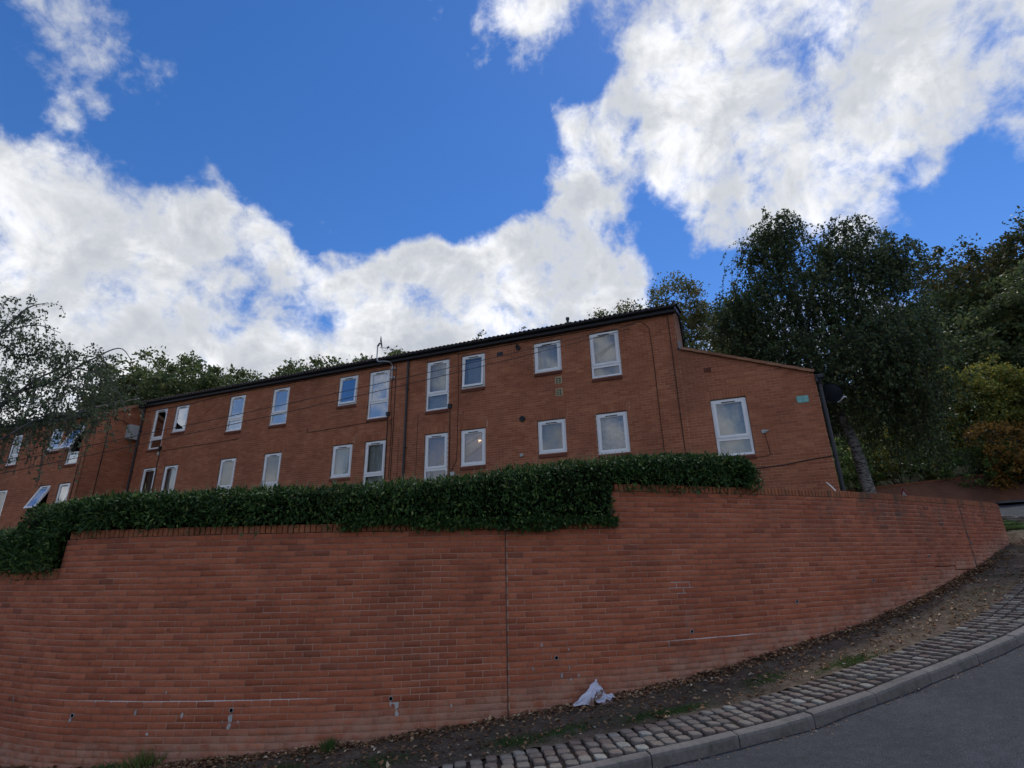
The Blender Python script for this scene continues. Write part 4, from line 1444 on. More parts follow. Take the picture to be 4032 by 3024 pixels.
mb.tube([(2.745, -0.045, 4.22), (2.735, 0.06, 4.05), (2.735, 0.06, 0.8)], 0.045, 12)
for z in (3.4, 2.3):
    mb.tube([(2.735, 0.06, z - .03), (2.735, 0.06, z + .03)], 0.054, 12)
mb.build('downpipe', M['pipe'], B1)

# vents
def air_brick(u0, u1, v0, v1):
    o = MB()
    o.box(u0, u1, -0.012, 0.03, v0, v1)
    fr = o.build('air_brick', M['cream'], B1)
    s = MB()
    for c in range(2):
        for r in range(3):
            a = u0 + 0.018 + c * (u1 - u0 - .026) / 2
            b = a + (u1 - u0 - .036) / 2 - .012
            z = v0 + 0.018 + r * (v1 - v0 - .026) / 3
            zz = z + (v1 - v0) / 3 - .028
            s.box(a, b, -0.0135, -0.0125, z, z + (zz - z) * .42)
            s.box(a, b, -0.0135, -0.0125, z + (zz - z) * .58, zz)
    link('vent_slot', s.mesh('vent_slot', M['hole']), fr)
air_brick(-4.10, -3.90, 5.045, 5.26)
air_brick(-4.10, -3.895, 4.665, 4.885)
mb = MB()
mb.box(-6.0, -5.79, -0.006, 0.03, 6.27, 6.395)
mb.build('air_vent', M['black'], B1)
mb = MB()
mb.box(0.09, 0.28, -0.006, 0.03, 4.755, 4.885)
mb.build('air_vent', M['brick_dark'], B1)
mb = MB()
mb.tube([(-5.26, 0.02, 6.42), (-5.26, -0.06, 6.42)], 0.075, 14)
mb.tube([(-5.27, -0.03, 6.46), (-5.29, -0.10, 6.52)], [0.07, 0.03], 12)
mb.build('vent_cowl', M['black'], B1)
mb = MB()
mb.tube([(-5.19, 0.02, 4.09), (-5.19, -0.05, 4.09)], 0.09, 16)
for r in (0.085, 0.055):
    mb.tube([(-5.19, -0.05, 4.09), (-5.19, -0.062, 4.09)], r, 16)
mb.build('vent_cowl', M['black'], B1)
mb = MB()
mb.tube([(-5.20, 0.02, 2.98), (-5.20, -0.09, 2.98)], 0.03, 10)
mb.box(-5.29, -5.21, -0.05, 0.0, 2.94, 3.03)
mb.build('overflow_pipe', M['lamp'], B1)

# cables clipped to the brickwork
def cable(pts, r=0.008, mat='cable'):
    mb = MB()
    mb.tube([(a, -r - 0.001 if len(p) == 0 else p[0], b) for a, b, *p in pts], r, 6)
    return mb.build('cable', M[mat], B1)
cable([(-0.66, 6.62), (-0.655, 6.0), (-0.66, 4.0), (-0.65, 1.4)], 0.011)
cable([(-2.0, 6.55), (-1.45, 6.60), (-1.32, 6.50), (-1.20, 6.33), (-1.18, 5.5), (-1.19, 3.5), (-1.17, 1.5)], 0.009)
cable([(1.29, 2.95), (1.33, 2.6), (1.34, 2.40), (1.30, 2.37), (0.6, 2.34)], 0.007)
cable([(0.55, 2.02), (1.0, 2.08), (1.6, 2.12), (2.2, 2.20), (2.65, 2.24)], 0.013, 'wire')
cable([(-9.94, 6.1), (-9.93, 5.0), (-9.86, 4.6), (-9.92, 4.45), (-9.97, 4.55), (-9.9, 4.65), (-9.86, 4.4), (-9.87, 3.0), (-9.86, 1.2)], 0.010)
cable([(-9.80, 6.6), (-9.79, 5.0), (-9.80, 1.2)], 0.012)
cable([(-10.02, 4.75), (-10.01, 3.0), (-10.0, 1.2)], 0.017)
cable([(-7.66, 4.75), (-7.65, 3.0), (-7.64, 1.2)], 0.015)
cable([(-7.38, 6.62), (-7.36, 5.0), (-7.38, 4.45), (-7.38, 3.5), (-7.42, 3.0), (-7.66, 2.55), (-8.0, 2.2)], 0.009)
cable([(-7.38, 4.50), (-7.30, 4.44), (-7.20, 4.48), (-7.17, 4.58)], 0.007)
cable([(-8.85, 4.7), (-8.86, 1.4)], 0.006)
cable([(-9.55, 4.0), (-9.56, 1.4)], 0.006)
cable([(-13.45, 4.73), (-13.45, 4.58), (-13.3, 4.57), (-12.0, 4.60), (-10.9, 4.63), (-10.1, 4.66)], 0.010)
cable([(-20.9, 4.62), (-19.5, 4.64), (-18.0, 4.66), (-16.75, 4.69)], 0.010)
cable([(-22.3, 6.45), (-20.0, 6.47), (-18.5, 6.56), (-17.0, 6.60), (-14.0, 6.61), (-9.9, 6.61)], 0.012)
cable([(-9.0, 6.60), (-7.5, 6.61), (-7.38, 6.58), (-5.0, 6.60), (-2.6, 6.60)], 0.009)
cable([(-21.05, 4.65), (-21.03, 3.2), (-21.0, 1.2)], 0.015)
for (a, b, c, d) in ((-10.07, -9.96, 4.77, 4.90), (-7.72, -7.60, 4.74, 4.88), (-21.10, -20.98, 4.66, 4.80)):
    mb = MB()
    mb.box(a, b, -0.075, 0.0, c, d)
    mb.build('junction_box', M['black'], B1)
mb = MB()
mb.box(-7.60, -7.46, -0.05, 0.0, 2.56, 2.68)
mb.box(-21.12, -21.04, -0.06, 0.0, 4.45, 4.58)
mb.build('junction_box', M['lamp'], B1)

# ------------------------------------------------------------------ left block, standing forward
B2 = new_building('red brick flats standing forward at the left edge, behind the hanging birch branches')
LW = -1.75
LWINS = [(-23.92, -23.17, 5.62, 4.03, 4.50, None, 22), (-25.29, -24.51, 5.62, 4.68, None, None, 4), (-28.0, -27.28, 5.62, 4.33, 4.72, 'cur_dark', 0),
         (-23.92, -23.19, 3.27, 1.75, 2.25, None, 0), (-25.17, -24.43, 3.27, 2.25, None, None, 24), (-28.0, -27.27, 3.27, 1.85, 2.2, 'cur_dark', 0),
         (-30.3, -29.55, 5.62, 4.33, 4.72, 'cur_grey', 0), (-30.3, -29.55, 3.27, 1.85, 2.2, 'cur_grey', 0)]
lh = [(h[0], h[1], h[2], h[3]) for h in holes_of(LWINS)]
mb = MB()
mortar_grid(mb, -36.0, -22.76, -0.6, 5.95, lh, LW + 0.007)
mb.face([(-22.767, LW + .007, -0.6), (-22.767, 7.0, -0.6), (-22.767, 7.0, 5.9), (-22.767, 2.8, 7.75), (-22.767, LW + .007, 5.86)])
W2 = mb.build('wall', M['mortar_fac'], B2)
mb = MB()
for p in brick_pieces(-36.0, -22.76, -0.2, 5.93, lh, None, 5):
    prism(mb, p, LW, LW + 0.05, 0.0015)
# return wall bricks (plane u = -22.76)
GL = lambda w: 5.86 + (w - LW) * (6.78 - 5.86) / 1.75
for p in brick_pieces(LW + 0.002, -0.0, -0.2, 6.8, [], lambda w: GL(w) - .02, 6):
    n_ = len(p)
    i = len(mb.v)
    mb.v += [(-22.76, q[0], q[1]) for q in p] + [(-22.80, q[0], q[1]) for q in p]
    mb.f.append(tuple(i + k for k in range(n_)))
    for k in range(n_):
        mb.f.append((i + n_ + k, i + n_ + (k + 1) % n_, i + (k + 1) % n_, i + k))
tag(mb.build('brickwork', M['brick_fac'], W2), kind='stuff')
for w_ in LWINS:
    window(B2, *w_, w=LW)
mb = MB()
mb.box(-36, -22.70, LW - 0.16, LW + .01, 5.88, 6.10)
mb.build('fascia', M['fascia'], B2)
mb = MB()
mb.tube([(-36, LW - 0.21, 6.05), (-22.66, LW - 0.21, 6.05)], 0.06, 10)
mb.build('gutter', M['fascia'], B2)
mb = MB()
t0 = (LW - 0.22, 6.13)
slope = (6.78 - 5.86) / 1.75
i = 0
nx = 90
V = []
for k in range(nx + 1):
    x = -36 + (13.34) * k / nx
    dz = 0.03 if k % 2 else 0.0
    mb.v.append((x, t0[0], t0[1] + dz))
    mb.v.append((x, t0[0] + 1.9, t0[1] + dz + 1.9 * slope))
for k in range(nx):
    mb.f.append((2 * k, 2 * k + 2, 2 * k + 3, 2 * k + 1))
mb.build('roof', M['tile'], B2)
mb = MB()
dv = Vector((0, 1.8, 1.8 * slope))
mb.obox((-22.735, LW + 0.85, 5.86 + 0.85 * slope + .06), (0.02, 0, 0), dv / 2, Vector((0, -slope, 1)).normalized() * 0.07)
mb.build('barge_board', M['brick_verge'], B2)
mb = MB()
mb.tube([(-22.74, LW + 0.62, 5.9), (-22.74, LW + .62, -.2)], 0.016, 8)
mb.build('cable', M['cable'], B2)
mb = MB()
mb.tube([(-22.99, LW - .012, 3.95), (-22.99, LW - .012, -.2)], 0.018, 8)
mb.build('cable', M['cable'], B2)
mb = MB()
mb.tube([(-22.74, LW + 0.5, 6.05), (-22.72, LW + 1.2, 5.9), (-22.73, -0.1, 5.75)], 0.012, 6)
mb.build('cable', M['cable'], B2)
BM = Matrix.Translation(Vector(BLD_LOC)) @ Matrix.Rotation(FA, 4, 'Z')
def thing_mesh(name, mb, mat, label, cat, group=None, smooth=False, loc=(0, 0, 0)):
    """a top level mesh whose coordinates are relative to loc in the building's frame"""
    o = mb.build(name, mat, None, smooth)
    o.matrix_world = BM @ Matrix.Translation(Vector(loc))
    return tag(o, label, cat, group)
mb = MB()
mb.box(0.0, 0.22, -0.26, 0.24, -0.32, 0.28)
o = thing_mesh('equipment_box', mb, M['boxwhite'], 'white box mounted on the shaded return wall beside the left downpipe', 'box', loc=(-22.735, -0.20, 5.54))
mb = MB()
mb.box(0.22, 0.224, -0.22, 0.20, -0.28, 0.24)
for k in range(5):
    mb.box(0.224, 0.232, -0.18, 0.16, -0.22 + k * 0.05, -0.20 + k * 0.05)
link('door', mb.mesh('door', M['boxwhite']), o)

# satellite dishes
def dish(radius, depth, nr=6, na=28, ey=1.0):
    mb = MB()
    for sgn, off in ((1, 0.0), (-1, 0.006)):
        i0 = len(mb.v)
        mb.v.append((0, off, 0))
        for r in range(1, nr + 1):
            for a in range(na):
                an = 2 * math.pi * a / na
                q = r / nr
                mb.v.append((radius * q * math.cos(an), -depth * q * q + off, radius * ey * q * math.sin(an)))
        for a in range(na):
            f = (i0, i0 + 1 + a, i0 + 1 + (a + 1) % na)
            mb.f.append(f if sgn > 0 else f[::-1])
        for r in range(1, nr):
            for a in range(na):
                b0 = i0 + 1 + (r - 1) * na
                f = (b0 + a, b0 + na + a, b0 + na + (a + 1) % na, b0 + (a + 1) % na)
                mb.f.append(f if sgn > 0 else f[::-1])
    i1 = 1 + (nr - 1) * na
    i2 = i1 + 1 + nr * na
    for a in range(na):
        mb.f.append((i1 + a, i1 + (a + 1) % na, i2 + (a + 1) % na, i2 + a))
    return mb

D1 = empty('satellite_dish')
D1.matrix_world = BM @ Matrix.Translation(Vector((-9.92, 0, 6.1)))
tag(D1, 'grey satellite dish on a cranked steel pole above the gutter', 'satellite dish')
mb = MB()
mb.tube([(0.0, -0.07, -0.05), (0.0, -0.07, 0.45), (-0.02, -0.12, 0.53), (-0.08, -0.20, 0.57), (-0.20, -0.28, 0.58), (-0.38, -0.32, 0.58), (-0.46, -0.32, 0.63), (-0.49, -0.32, 0.74), (-0.49, -0.32, 1.22)], 0.022, 10)
mb.build('mast', M['galv'], D1)
for z in (0.02, 0.36):
    mb = MB()
    mb.box(-0.05, 0.10, -0.035, 0.0, z - .035, z + .035)
    mb.box(-0.045, 0.045, -0.10, -0.05, z - .02, z + .02)
    mb.build('wall_bracket', M['galv'], D1)
db = dish(0.23, 0.05)
o = link('reflector', db.mesh('reflector', M['dishgrey'], True), D1, (-0.38, -0.33, 1.30), (0, 0, 0))
o.rotation_euler = Vector((0.80, 0.55, 0.16)).to_track_quat('-Y', 'Z').to_euler()
mb = MB()
mb.tube([(-0.38, -0.33, 1.10), (-0.17, -0.18, 1.10)], 0.011, 8)
mb.tube([(-0.19, -0.19, 1.10), (-0.13, -0.15, 1.16)], [0.03, 0.036], 10)
mb.tube([(-0.48, -0.32, 1.18), (-0.40, -0.33, 1.28)], 0.03, 8)
mb.build('feed_arm', M['dishgrey'], D1)
mb = MB()
mb.tube([(-0.16, -0.17, 1.09), (-0.19, -0.2, 1.02), (-0.27, -0.26, 1.0), (-0.35, -0.31, 1.06)], 0.005, 6)
mb.build('lead', M['wire'], D1)

D2 = empty('satellite_dish')
D2.matrix_world = BM @ Matrix.Translation(Vector((2.66, 0.25, 3.75)))
tag(D2, 'dark satellite dish fixed at the right corner of the brick gable', 'satellite dish')
db = dish(0.245, 0.05)
o = link('reflector', db.mesh('reflector', M['dishdark'], True), D2, (0.33, 0.05, 0.12))
o.rotation_euler = Vector((0.25, 0.9, 0.25)).to_track_quat('-Y', 'Z').to_euler()
mb = MB()
mb.tube([(0.0, 0.1, 0.0), (0.2, 0.1, 0.0), (0.22, 0.1, 0.16)], 0.018, 8)
mb.tube([(0.40, 0.12, -0.10), (0.52, 0.30, -0.12)], 0.010, 8)
mb.build('mount_arm', M['dishdark'], D2)
mb = MB()
mb.tube([(0.50, -0.04, -0.10), (0.56, -0.10, -0.05)], [0.016, 0.024], 8)
mb.tube([(0.42, 0.02, -0.15), (0.51, -0.05, -0.10)], 0.009, 8)
mb.build('receiver', M['signwhite'], D2)

# number sign
SG = empty('number_sign')
SG.matrix_world = BM @ Matrix.Translation(Vector((2.285, -0.012, 3.71)))
tag(SG, 'green number plate reading 11-23 and 10-22 on the brick gable', 'sign')
mb = MB()
mb.box(-0.135, 0.135, -0.006, 0.006, -0.09, 0.09)
me = mb.mesh('plate', M['signgreen'])
bm = bmesh.new()
bm.from_mesh(me)
bmesh.ops.bevel(bm, geom=[e for e in bm.edges if abs(e.verts[0].co.y - e.verts[1].co.y) > 0.01], offset=0.02, segments=3, affect='EDGES')
bm.to_mesh(me)
bm.free()
link('plate', me, SG)
def text_mesh(body, size, mat, name):
    cu = bpy.data.curves.new(name, 'FONT')
    cu.body = body
    cu.size = size
    cu.align_x = 'CENTER'
    cu.align_y = 'CENTER'
    cu.extrude = 0.001
    ob = bpy.data.objects.new(name, cu)
    COL.objects.link(ob)
    dg = bpy.context.evaluated_depsgraph_get()
    me = bpy.data.meshes.new_from_object(ob.evaluated_get(dg))
    bpy.data.objects.remove(ob)
    bpy.data.curves.remove(cu)
    me.materials.clear()
    me.materials.append(mat)
    return me
for txt, z in (('11 - 23', 0.038), ('10 - 22', -0.042)):
    o = link('lettering', text_mesh(txt, 0.078, M['signtext'], 'lettering'), SG, (0, -0.0085, z), (math.pi / 2, 0, 0))

# small lamp on the gable
mb = MB()
mb.box(-0.05, 0.05, -0.035, 0.0, -0.04, 0.04)
mb.tube([(0.03, -0.03, 0.0), (0.11, -0.06, 0.01)], [0.035, 0.02], 8)
thing_mesh('sensor_light', mb, M['lamp'], 'small pale sensor light right of the ground floor gable window', 'light', loc=(1.275, 0, 2.985))

# overhead wires
def wire(P0, P1, sag, label):
    P0, P1 = Vector(P0), Vector(P1)
    pts = [P0.lerp(P1, t) - Vector((0, 0, sag * 4 * t * (1 - t))) for t in np.linspace(0, 1, 24)]
    mb = MB()
    mb.tube(pts, 0.0085, 6)
    o = mb.build('overhead_wire', M['wire'])
    return tag(o, label, 'wire', 'overhead wires')
AT = fw(-1.55, -0.05, 6.52)
wire(AT, (-14.55, 12.22, 2.06), 0.12, 'upper of two thin wires slung across the brick facade')
AT2 = fw(-1.75, -0.05, 6.40)
wire(AT2, (-13.75, 11.62, 1.73), 0.16, 'lower of two thin wires slung across the brick facade')

# ------------------------------------------------------------------ leaves
def norm(a):
    return a / np.maximum(np.linalg.norm(a, axis=-1, keepdims=True), 1e-9)

def leaf_mesh(name, C, A, Nn, L, Wd, mat, fold=0.25):
    """diamond leaves folded along the midrib; C centre-base, A axis, Nn normal"""
    n = len(C)
    A = norm(A)
    S = norm(np.cross(A, Nn))
    Nn = np.cross(S, A)
    L = np.broadcast_to(np.asarray(L, float), (n,))[:, None]
    Wd = np.broadcast_to(np.asarray(Wd, float), (n,))[:, None]
    base = C
    tip = C + A * L
    mid = C + A * L * 0.45
    le = mid + S * Wd * 0.5 + Nn * Wd * fold
    ri = mid - S * Wd * 0.5 + Nn * Wd * fold
    V = np.stack([base, ri, tip, le], 1).reshape(-1, 3)
    i = np.arange(n) * 4
    F = np.vstack([np.c_[i, i + 1, i + 2], np.c_[i, i + 2, i + 3]])
    return mesh_np(name, V, [F], mat)

# ------------------------------------------------------------------ laurel hedge on the wall
hx = np.array([-14.0, -9.5, -7.45, -7.3, -6.64, -5.27, -3.51, -1.81, -0.73, -0.07, 0.97, 2.08, 3.41, 3.80, 3.98])
hz = np.array([0.55, 0.60, 0.60, 0.94, 0.97, 1.00, 1.02, 1.06, 1.16, 1.28, 1.40, 1.50, 1.59, 1.54, 1.34])
def hedge_top(x):
    return np.interp(x, hx, hz)
def hedge_bot(x):
    return np.where(x < -6.45, 0.03, np.where(x < 1.42, 0.555, 1.08))
sH0, sH1 = 0.3, wall_s(3.98)
# solid dark core blocking light, standing in for shade inside the hedge
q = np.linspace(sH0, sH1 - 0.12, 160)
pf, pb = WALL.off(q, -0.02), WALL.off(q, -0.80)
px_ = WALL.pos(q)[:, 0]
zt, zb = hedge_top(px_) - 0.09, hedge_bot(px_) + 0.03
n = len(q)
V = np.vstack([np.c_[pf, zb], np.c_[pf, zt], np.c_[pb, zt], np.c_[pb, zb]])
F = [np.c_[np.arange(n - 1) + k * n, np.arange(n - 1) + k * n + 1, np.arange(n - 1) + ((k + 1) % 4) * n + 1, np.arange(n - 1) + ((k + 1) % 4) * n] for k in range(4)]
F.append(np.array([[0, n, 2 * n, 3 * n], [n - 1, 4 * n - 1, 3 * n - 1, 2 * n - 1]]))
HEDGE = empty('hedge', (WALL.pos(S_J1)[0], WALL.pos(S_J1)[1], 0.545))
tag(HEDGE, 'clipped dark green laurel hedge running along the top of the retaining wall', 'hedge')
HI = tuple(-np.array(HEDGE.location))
link('shade_core', mesh_np('shade_core', V, F, M['laurel_core']), HEDGE, HI)
def hedge_leaves(n, surf):
    s = RNG.uniform(sH0, sH1 - 0.02, n)
    s = s[(WALL.pos(s)[:, 0] > -10)]
    n = len(s)
    P = WALL.pos(s)
    T = WALL.tan(s)
    O = np.c_[T[:, 1], -T[:, 0]]
    x = P[:, 0]
    top, bot = hedge_top(x), hedge_bot(x)
    bumps = 0.03 * np.sin(s * 3.1) + 0.025 * np.sin(s * 7.7 + 1) + 0.02 * np.sin(s * 13.1 + 2)
    if surf == 'front':
        f = RNG.uniform(0, 1, n) ** 0.95
        z = bot + (top - bot) * f
        d = 0.10 + bumps * (0.5 + 0.5 * np.sin(f * 3)) - 0.10 * np.clip((f - 0.8) / 0.2, 0, 1) ** 2 + RNG.uniform(-0.12, 0.02, n)
        # leaves hang a little over the coping
        z = z - np.where(f < 0.16, RNG.uniform(0, 0.16, n), 0) * (RNG.uniform(0, 1, n) < np.where(x < -2.5, 0.06, 0.30 + 0.5 * (np.sin(s * 2.1) > 0.1)))
        A = np.c_[O * RNG.uniform(0.25, 1.0, n)[:, None] + T * RNG.normal(0, 0.45, n)[:, None], RNG.normal(0.15, 0.75, n) - 0.25 * (f < 0.25)]
        Nn = np.c_[O * 0.5 + T * RNG.normal(0, 0.45, n)[:, None], RNG.uniform(0.25, 1.0, n)]
    else:
        d = RNG.uniform(-0.85, 0.08, n)
        z = top + bumps * 0.4 - 0.10 * np.clip((d + 0.02) / 0.1, 0, 1) ** 2 + RNG.uniform(-0.10, 0.02, n)
        A = np.c_[RNG.normal(0, 0.5, (n, 2)) + O * 0.25, RNG.uniform(0.2, 1.2, n)]
        Nn = np.c_[RNG.normal(0, 0.6, (n, 2)), RNG.uniform(0.2, 1, n)]
    XY = P + O * d[:, None]
    return np.c_[XY, z], A, Nn
C1, A1, N1 = hedge_leaves(34000, 'front')
C2, A2, N2 = hedge_leaves(17000, 'top')
# rounded right end
n3 = 2600
an = RNG.uniform(-0.6, math.pi * 0.75, n3)
pe, te = WALL.pos(sH1 - 0.28), WALL.tan(sH1 - 0.28)
oe = np.array([te[1], -te[0]])
rr_ = RNG.uniform(0.8, 1.05, n3)
zz = RNG.uniform(0, 1, n3)
bul = np.sqrt(np.clip(1 - (2 * np.abs(zz - 0.45)) ** 3, 0.1, 1))
C3 = np.c_[pe + (-oe) * 0.36 + (oe[None] * np.cos(an * 1.0)[:, None] * 0.48 + te[None] * np.sin(np.clip(an, 0, 2))[:, None] * 0.33) * (rr_ * bul)[:, None], 1.06 + zz * (hedge_top(3.6) - 1.06)]
A3 = np.c_[oe[None] * np.cos(an)[:, None] + te[None] * np.sin(an)[:, None] + RNG.normal(0, .4, (n3, 2)), RNG.normal(0.1, 0.7, n3)]
N3 = np.c_[RNG.normal(0, .5, (n3, 2)) + oe * .4, RNG.uniform(0.2, 1, n3)]
# vertical end of the lower drop at the left
n4 = 1500
s4 = RNG.uniform(wall_s(-7.5), wall_s(-6.36), n4)
C4 = np.c_[WALL.off(s4, RNG.uniform(-.02, .18, n4)), RNG.uniform(0.0, 0.6, n4)]
A4 = np.c_[RNG.normal(0, .6, (n4, 2)) + np.array([0, -.5]), RNG.normal(0, .7, n4)]
N4 = np.c_[RNG.normal(0, .5, (n4, 2)), RNG.uniform(.2, 1, n4)]
C, A, Nn = np.vstack([C1, C2, C3, C4]), np.vstack([A1, A2, A3, A4]), np.vstack([N1, N2, N3, N4])
Ls = RNG.uniform(0.045, 0.092, len(C))
front = in_view(C, 0)
idx = np.argsort(np.where(front, np.linalg.norm(C, axis=1), 1e6) + RNG.uniform(0, 1.5, len(C)))[:300]
keep = np.ones(len(C), bool)
keep[idx] = False
o = link('foliage', leaf_mesh('foliage', C[keep], A[keep], Nn[keep], Ls[keep], Ls[keep] * 0.36, M['laurel']), HEDGE, HI)
tag(o, kind='stuff')
one = leaf_mesh('leaf', np.zeros((1, 3)), np.array([[0, 0, 1.0]]), np.array([[0, -1.0, 0]]), 0.09, 0.034, M['laurel'])
for k in idx:
    a = Vector(A[k]).normalized()
    nn = Vector(Nn[k])
    s = a.cross(nn).normalized()
    nn = s.cross(a)
    # columns: x = side, y = -normal, z = axis
    Mx = Matrix((( -s.x, -nn.x, a.x), (-s.y, -nn.y, a.y), (-s.z, -nn.z, a.z)))
    o = link('leaf', one, HEDGE, tuple(Vector(C[k]) + Vector(HI)), Mx.to_euler())
    o.scale = (Ls[k] / 0.09,) * 3
# sprays hanging over the coping in the middle length
n6 = 3600
s6 = RNG.uniform(wall_s(-2.3), wall_s(1.46), n6)
w6 = 0.5 + 0.5 * np.sin(s6 * 3.3 + 0.4) * np.sin(s6 * 1.4)
z6 = 0.60 - RNG.uniform(0, 1, n6) * (0.05 + 0.15 * w6)
C6 = np.c_[WALL.off(s6, RNG.uniform(0.01, 0.14, n6)), z6]
A6 = np.c_[RNG.normal(0, 0.5, (n6, 2)) + np.array([0, -0.5]), RNG.normal(-0.35, 0.5, n6)]
o = link('hanging_sprays', leaf_mesh('hanging_sprays', C6, A6, np.c_[RNG.normal(0, .5, (n6, 2)), RNG.uniform(.2, 1, n6)], RNG.uniform(.045, .09, n6), .028, M['laurel']), HEDGE, HI)
tag(o, kind='stuff')
# pale upright shoots along the top
n5 = 1500
s5 = RNG.uniform(wall_s(-9.5), sH1 - .1, n5)
x5 = WALL.pos(s5)[:, 0]
C5 = np.c_[WALL.off(s5, RNG.uniform(-0.8, 0.05, n5)), hedge_top(x5) + RNG.uniform(-0.03, 0.05, n5)]
A5 = np.c_[RNG.normal(0, 0.15, (n5, 2)), np.ones(n5)]
o = link('shoots', leaf_mesh('shoots', C5, A5, RNG.normal(0, 1, (n5, 3)), RNG.uniform(.05, .13, n5), .014, M['sprout']), HEDGE, HI)
tag(o, kind='stuff')

# ------------------------------------------------------------------ trees
def sph(az, el, r):
    a, e = math.radians(az), math.radians(el)
    return np.array([r * math.sin(a), r * math.cos(a), r * math.tan(e)])

def limb_tree(name, base, stems, mat_b, label, cat='tree', group=None):
    """stems: list of (points, r0, r1)"""
    root = empty(name, tuple(base))
    tag(root, label, cat, group)
    mb = MB()
    for pts, r0, r1 in stems:
        pts = cr_spline(np.array(pts, float), 5)
        rad = list(np.linspace(r0, r1, len(pts)))
        mb.tube([tuple(np.array(p) - base) for p in pts], rad, 9)
    link('trunk', mb.mesh('trunk', mat_b, True), root)
    return root

def clump_points(clumps, n, shell=0.55):
    w = np.array([c[2] for c in clumps], float)
    w /= w.sum()
    ids = RNG.choice(len(clumps), n, p=w)
    d = norm(RNG.normal(0, 1, (n, 3)))
    r = RNG.uniform(shell ** 3, 1, n) ** (1 / 3)
    C = np.array([c[0] for c in clumps])[ids]
    R = np.array([c[1] for c in clumps])[ids]
    return C + d * r[:, None] * R, d, ids

def crown_generic(root, base, clumps, n, ls, mat, sub=None, name='crown', upbias=0.3):
    """foliage made of many small leaf sprays scattered in clumps"""
    ncl = max(30, n // 60)
    P, d, _ = clump_points(clumps, ncl, 0.45)
    sizes = RNG.uniform(0.35, 1.0, ncl) * (sub if sub else 0.8)
    k = RNG.integers(0, ncl, n)
    C = P[k] + norm(RNG.normal(0, 1, (n, 3))) * (RNG.uniform(0, 1, n) ** 0.6 * sizes[k])[:, None] * np.array([1, 1, 0.72])
    A = RNG.normal(0, 1, (n, 3)) + d[k] * 0.6
    Nn = RNG.normal(0, 0.7, (n, 3)) + np.array([0, 0, upbias])
    L = RNG.uniform(0.7, 1.3, n) * ls
    o = link(name, leaf_mesh(name, C - base, A, Nn, L, L * 0.62, mat, 0.1), root)
    return o

def crown_weeping(root, base, starts, length, nper, ls, mat, tw_mat, drift=0.12, name='crown'):
    """hanging strands of small leaves with their twigs"""
    n = len(starts)
    Ln = RNG.uniform(length[0], length[1], n)
    t = np.sort(RNG.uniform(0, 1, (n, nper)), 1)
    sway = RNG.normal(0, drift, (n, 2))
    out0 = RNG.normal(0, 0.35, (n, 2))
    arc = 1 - np.exp(-3 * t)
    X = starts[:, None, 0] + out0[:, :1] * arc + sway[:, :1] * t
    Y = starts[:, None, 1] + out0[:, 1:] * arc + sway[:, 1:] * t
    Z = starts[:, None, 2] + 0.10 * np.sin(np.clip(t * 4, 0, 3.14)) - Ln[:, None] * t ** 1.4
    C = np.stack([X, Y, Z], -1).reshape(-1, 3) + RNG.normal(0, 0.035, (n * nper, 3))
    m = len(C)
    A = RNG.normal(0, 0.7, (m, 3)) + np.array([0, 0, -0.7])
    Nn = RNG.normal(0, 1, (m, 3))
    L = RNG.uniform(0.7, 1.25, m) * ls
    link(name, leaf_mesh(name, C - base, A, Nn, L, L * 0.72, mat, 0.1), root)
    # twigs: thin triangular strips
    k = 6
    tt_ = np.linspace(0, 1, k)
    arc = 1 - np.exp(-3 * tt_)
    TX_ = starts[:, None, 0] + out0[:, :1] * arc + sway[:, :1] * tt_
    TY_ = starts[:, None, 1] + out0[:, 1:] * arc + sway[:, 1:] * tt_
    TZ_ = starts[:, None, 2] + 0.10 * np.sin(np.clip(tt_ * 4, 0, 3.14)) - Ln[:, None] * tt_ ** 1.4
    Pp = np.stack([TX_, TY_, TZ_], -1)
    w = 0.006
    V = np.concatenate([Pp + np.array([w, 0, 0]), Pp + np.array([-w / 2, w, 0]), Pp + np.array([-w / 2, -w, 0])], 1)
    i = (np.arange(n) * 3 * k)[:, None] + np.arange(k - 1)[None]
    F = []
    for a, b in ((0, k), (k, 2 * k), (2 * k, 0)):
        F.append(np.stack([i + a, i + a + 1, i + b + 1, i + b], -1).reshape(-1, 4))
    tag(link('twigs', mesh_np('twigs', V.reshape(-1, 3) - base, F, tw_mat), root), kind='stuff')

# weeping birch right of the gable
R0 = 19.0
base = sph(34.0, 2.0, R0)
stems = [([sph(34.1, 2.0, R0), sph(33.9, 6.5, R0), sph(33.6, 10.5, R0), sph(32.6, 14.5, R0 + .2), sph(32.0, 19, R0 + .3), sph(31.4, 25, R0), sph(31.8, 31, R0)], 0.20, 0.03),
         ([sph(32.6, 14.5, R0 + .2), sph(34.5, 18, R0 + .8), sph(36.5, 23, R0 + 1.0), sph(37.3, 29.5, R0 + 1.0)], 0.12, 0.02),
         ([sph(32.2, 18, R0 + .2), sph(29.5, 22, R0 - .6), sph(26.8, 24.5, R0 - 1.0), sph(25.6, 23.5, R0 - 1.2)], 0.08, 0.015),
         ([sph(31.6, 23, R0 + .1), sph(29.8, 28, R0 + .4), sph(29.4, 31, R0 + .5)], 0.06, 0.012),
         ([sph(35.5, 20.5, R0 + .9), sph(38.5, 24.5, R0 + .4), sph(40.4, 26.0, R0), sph(41.2, 24.5, R0)], 0.07, 0.012),
         ([sph(33.6, 16.3, R0 + .4), sph(37.0, 18, R0 - 1.0), sph(40.0, 18.5, R0 - 1.6)], 0.06, 0.012),
         ([sph(32.4, 16.5, R0 + .2), sph(30.5, 17.5, R0 - 1.4), sph(28.6, 17.5, R0 - 2.0)], 0.05, 0.01)]
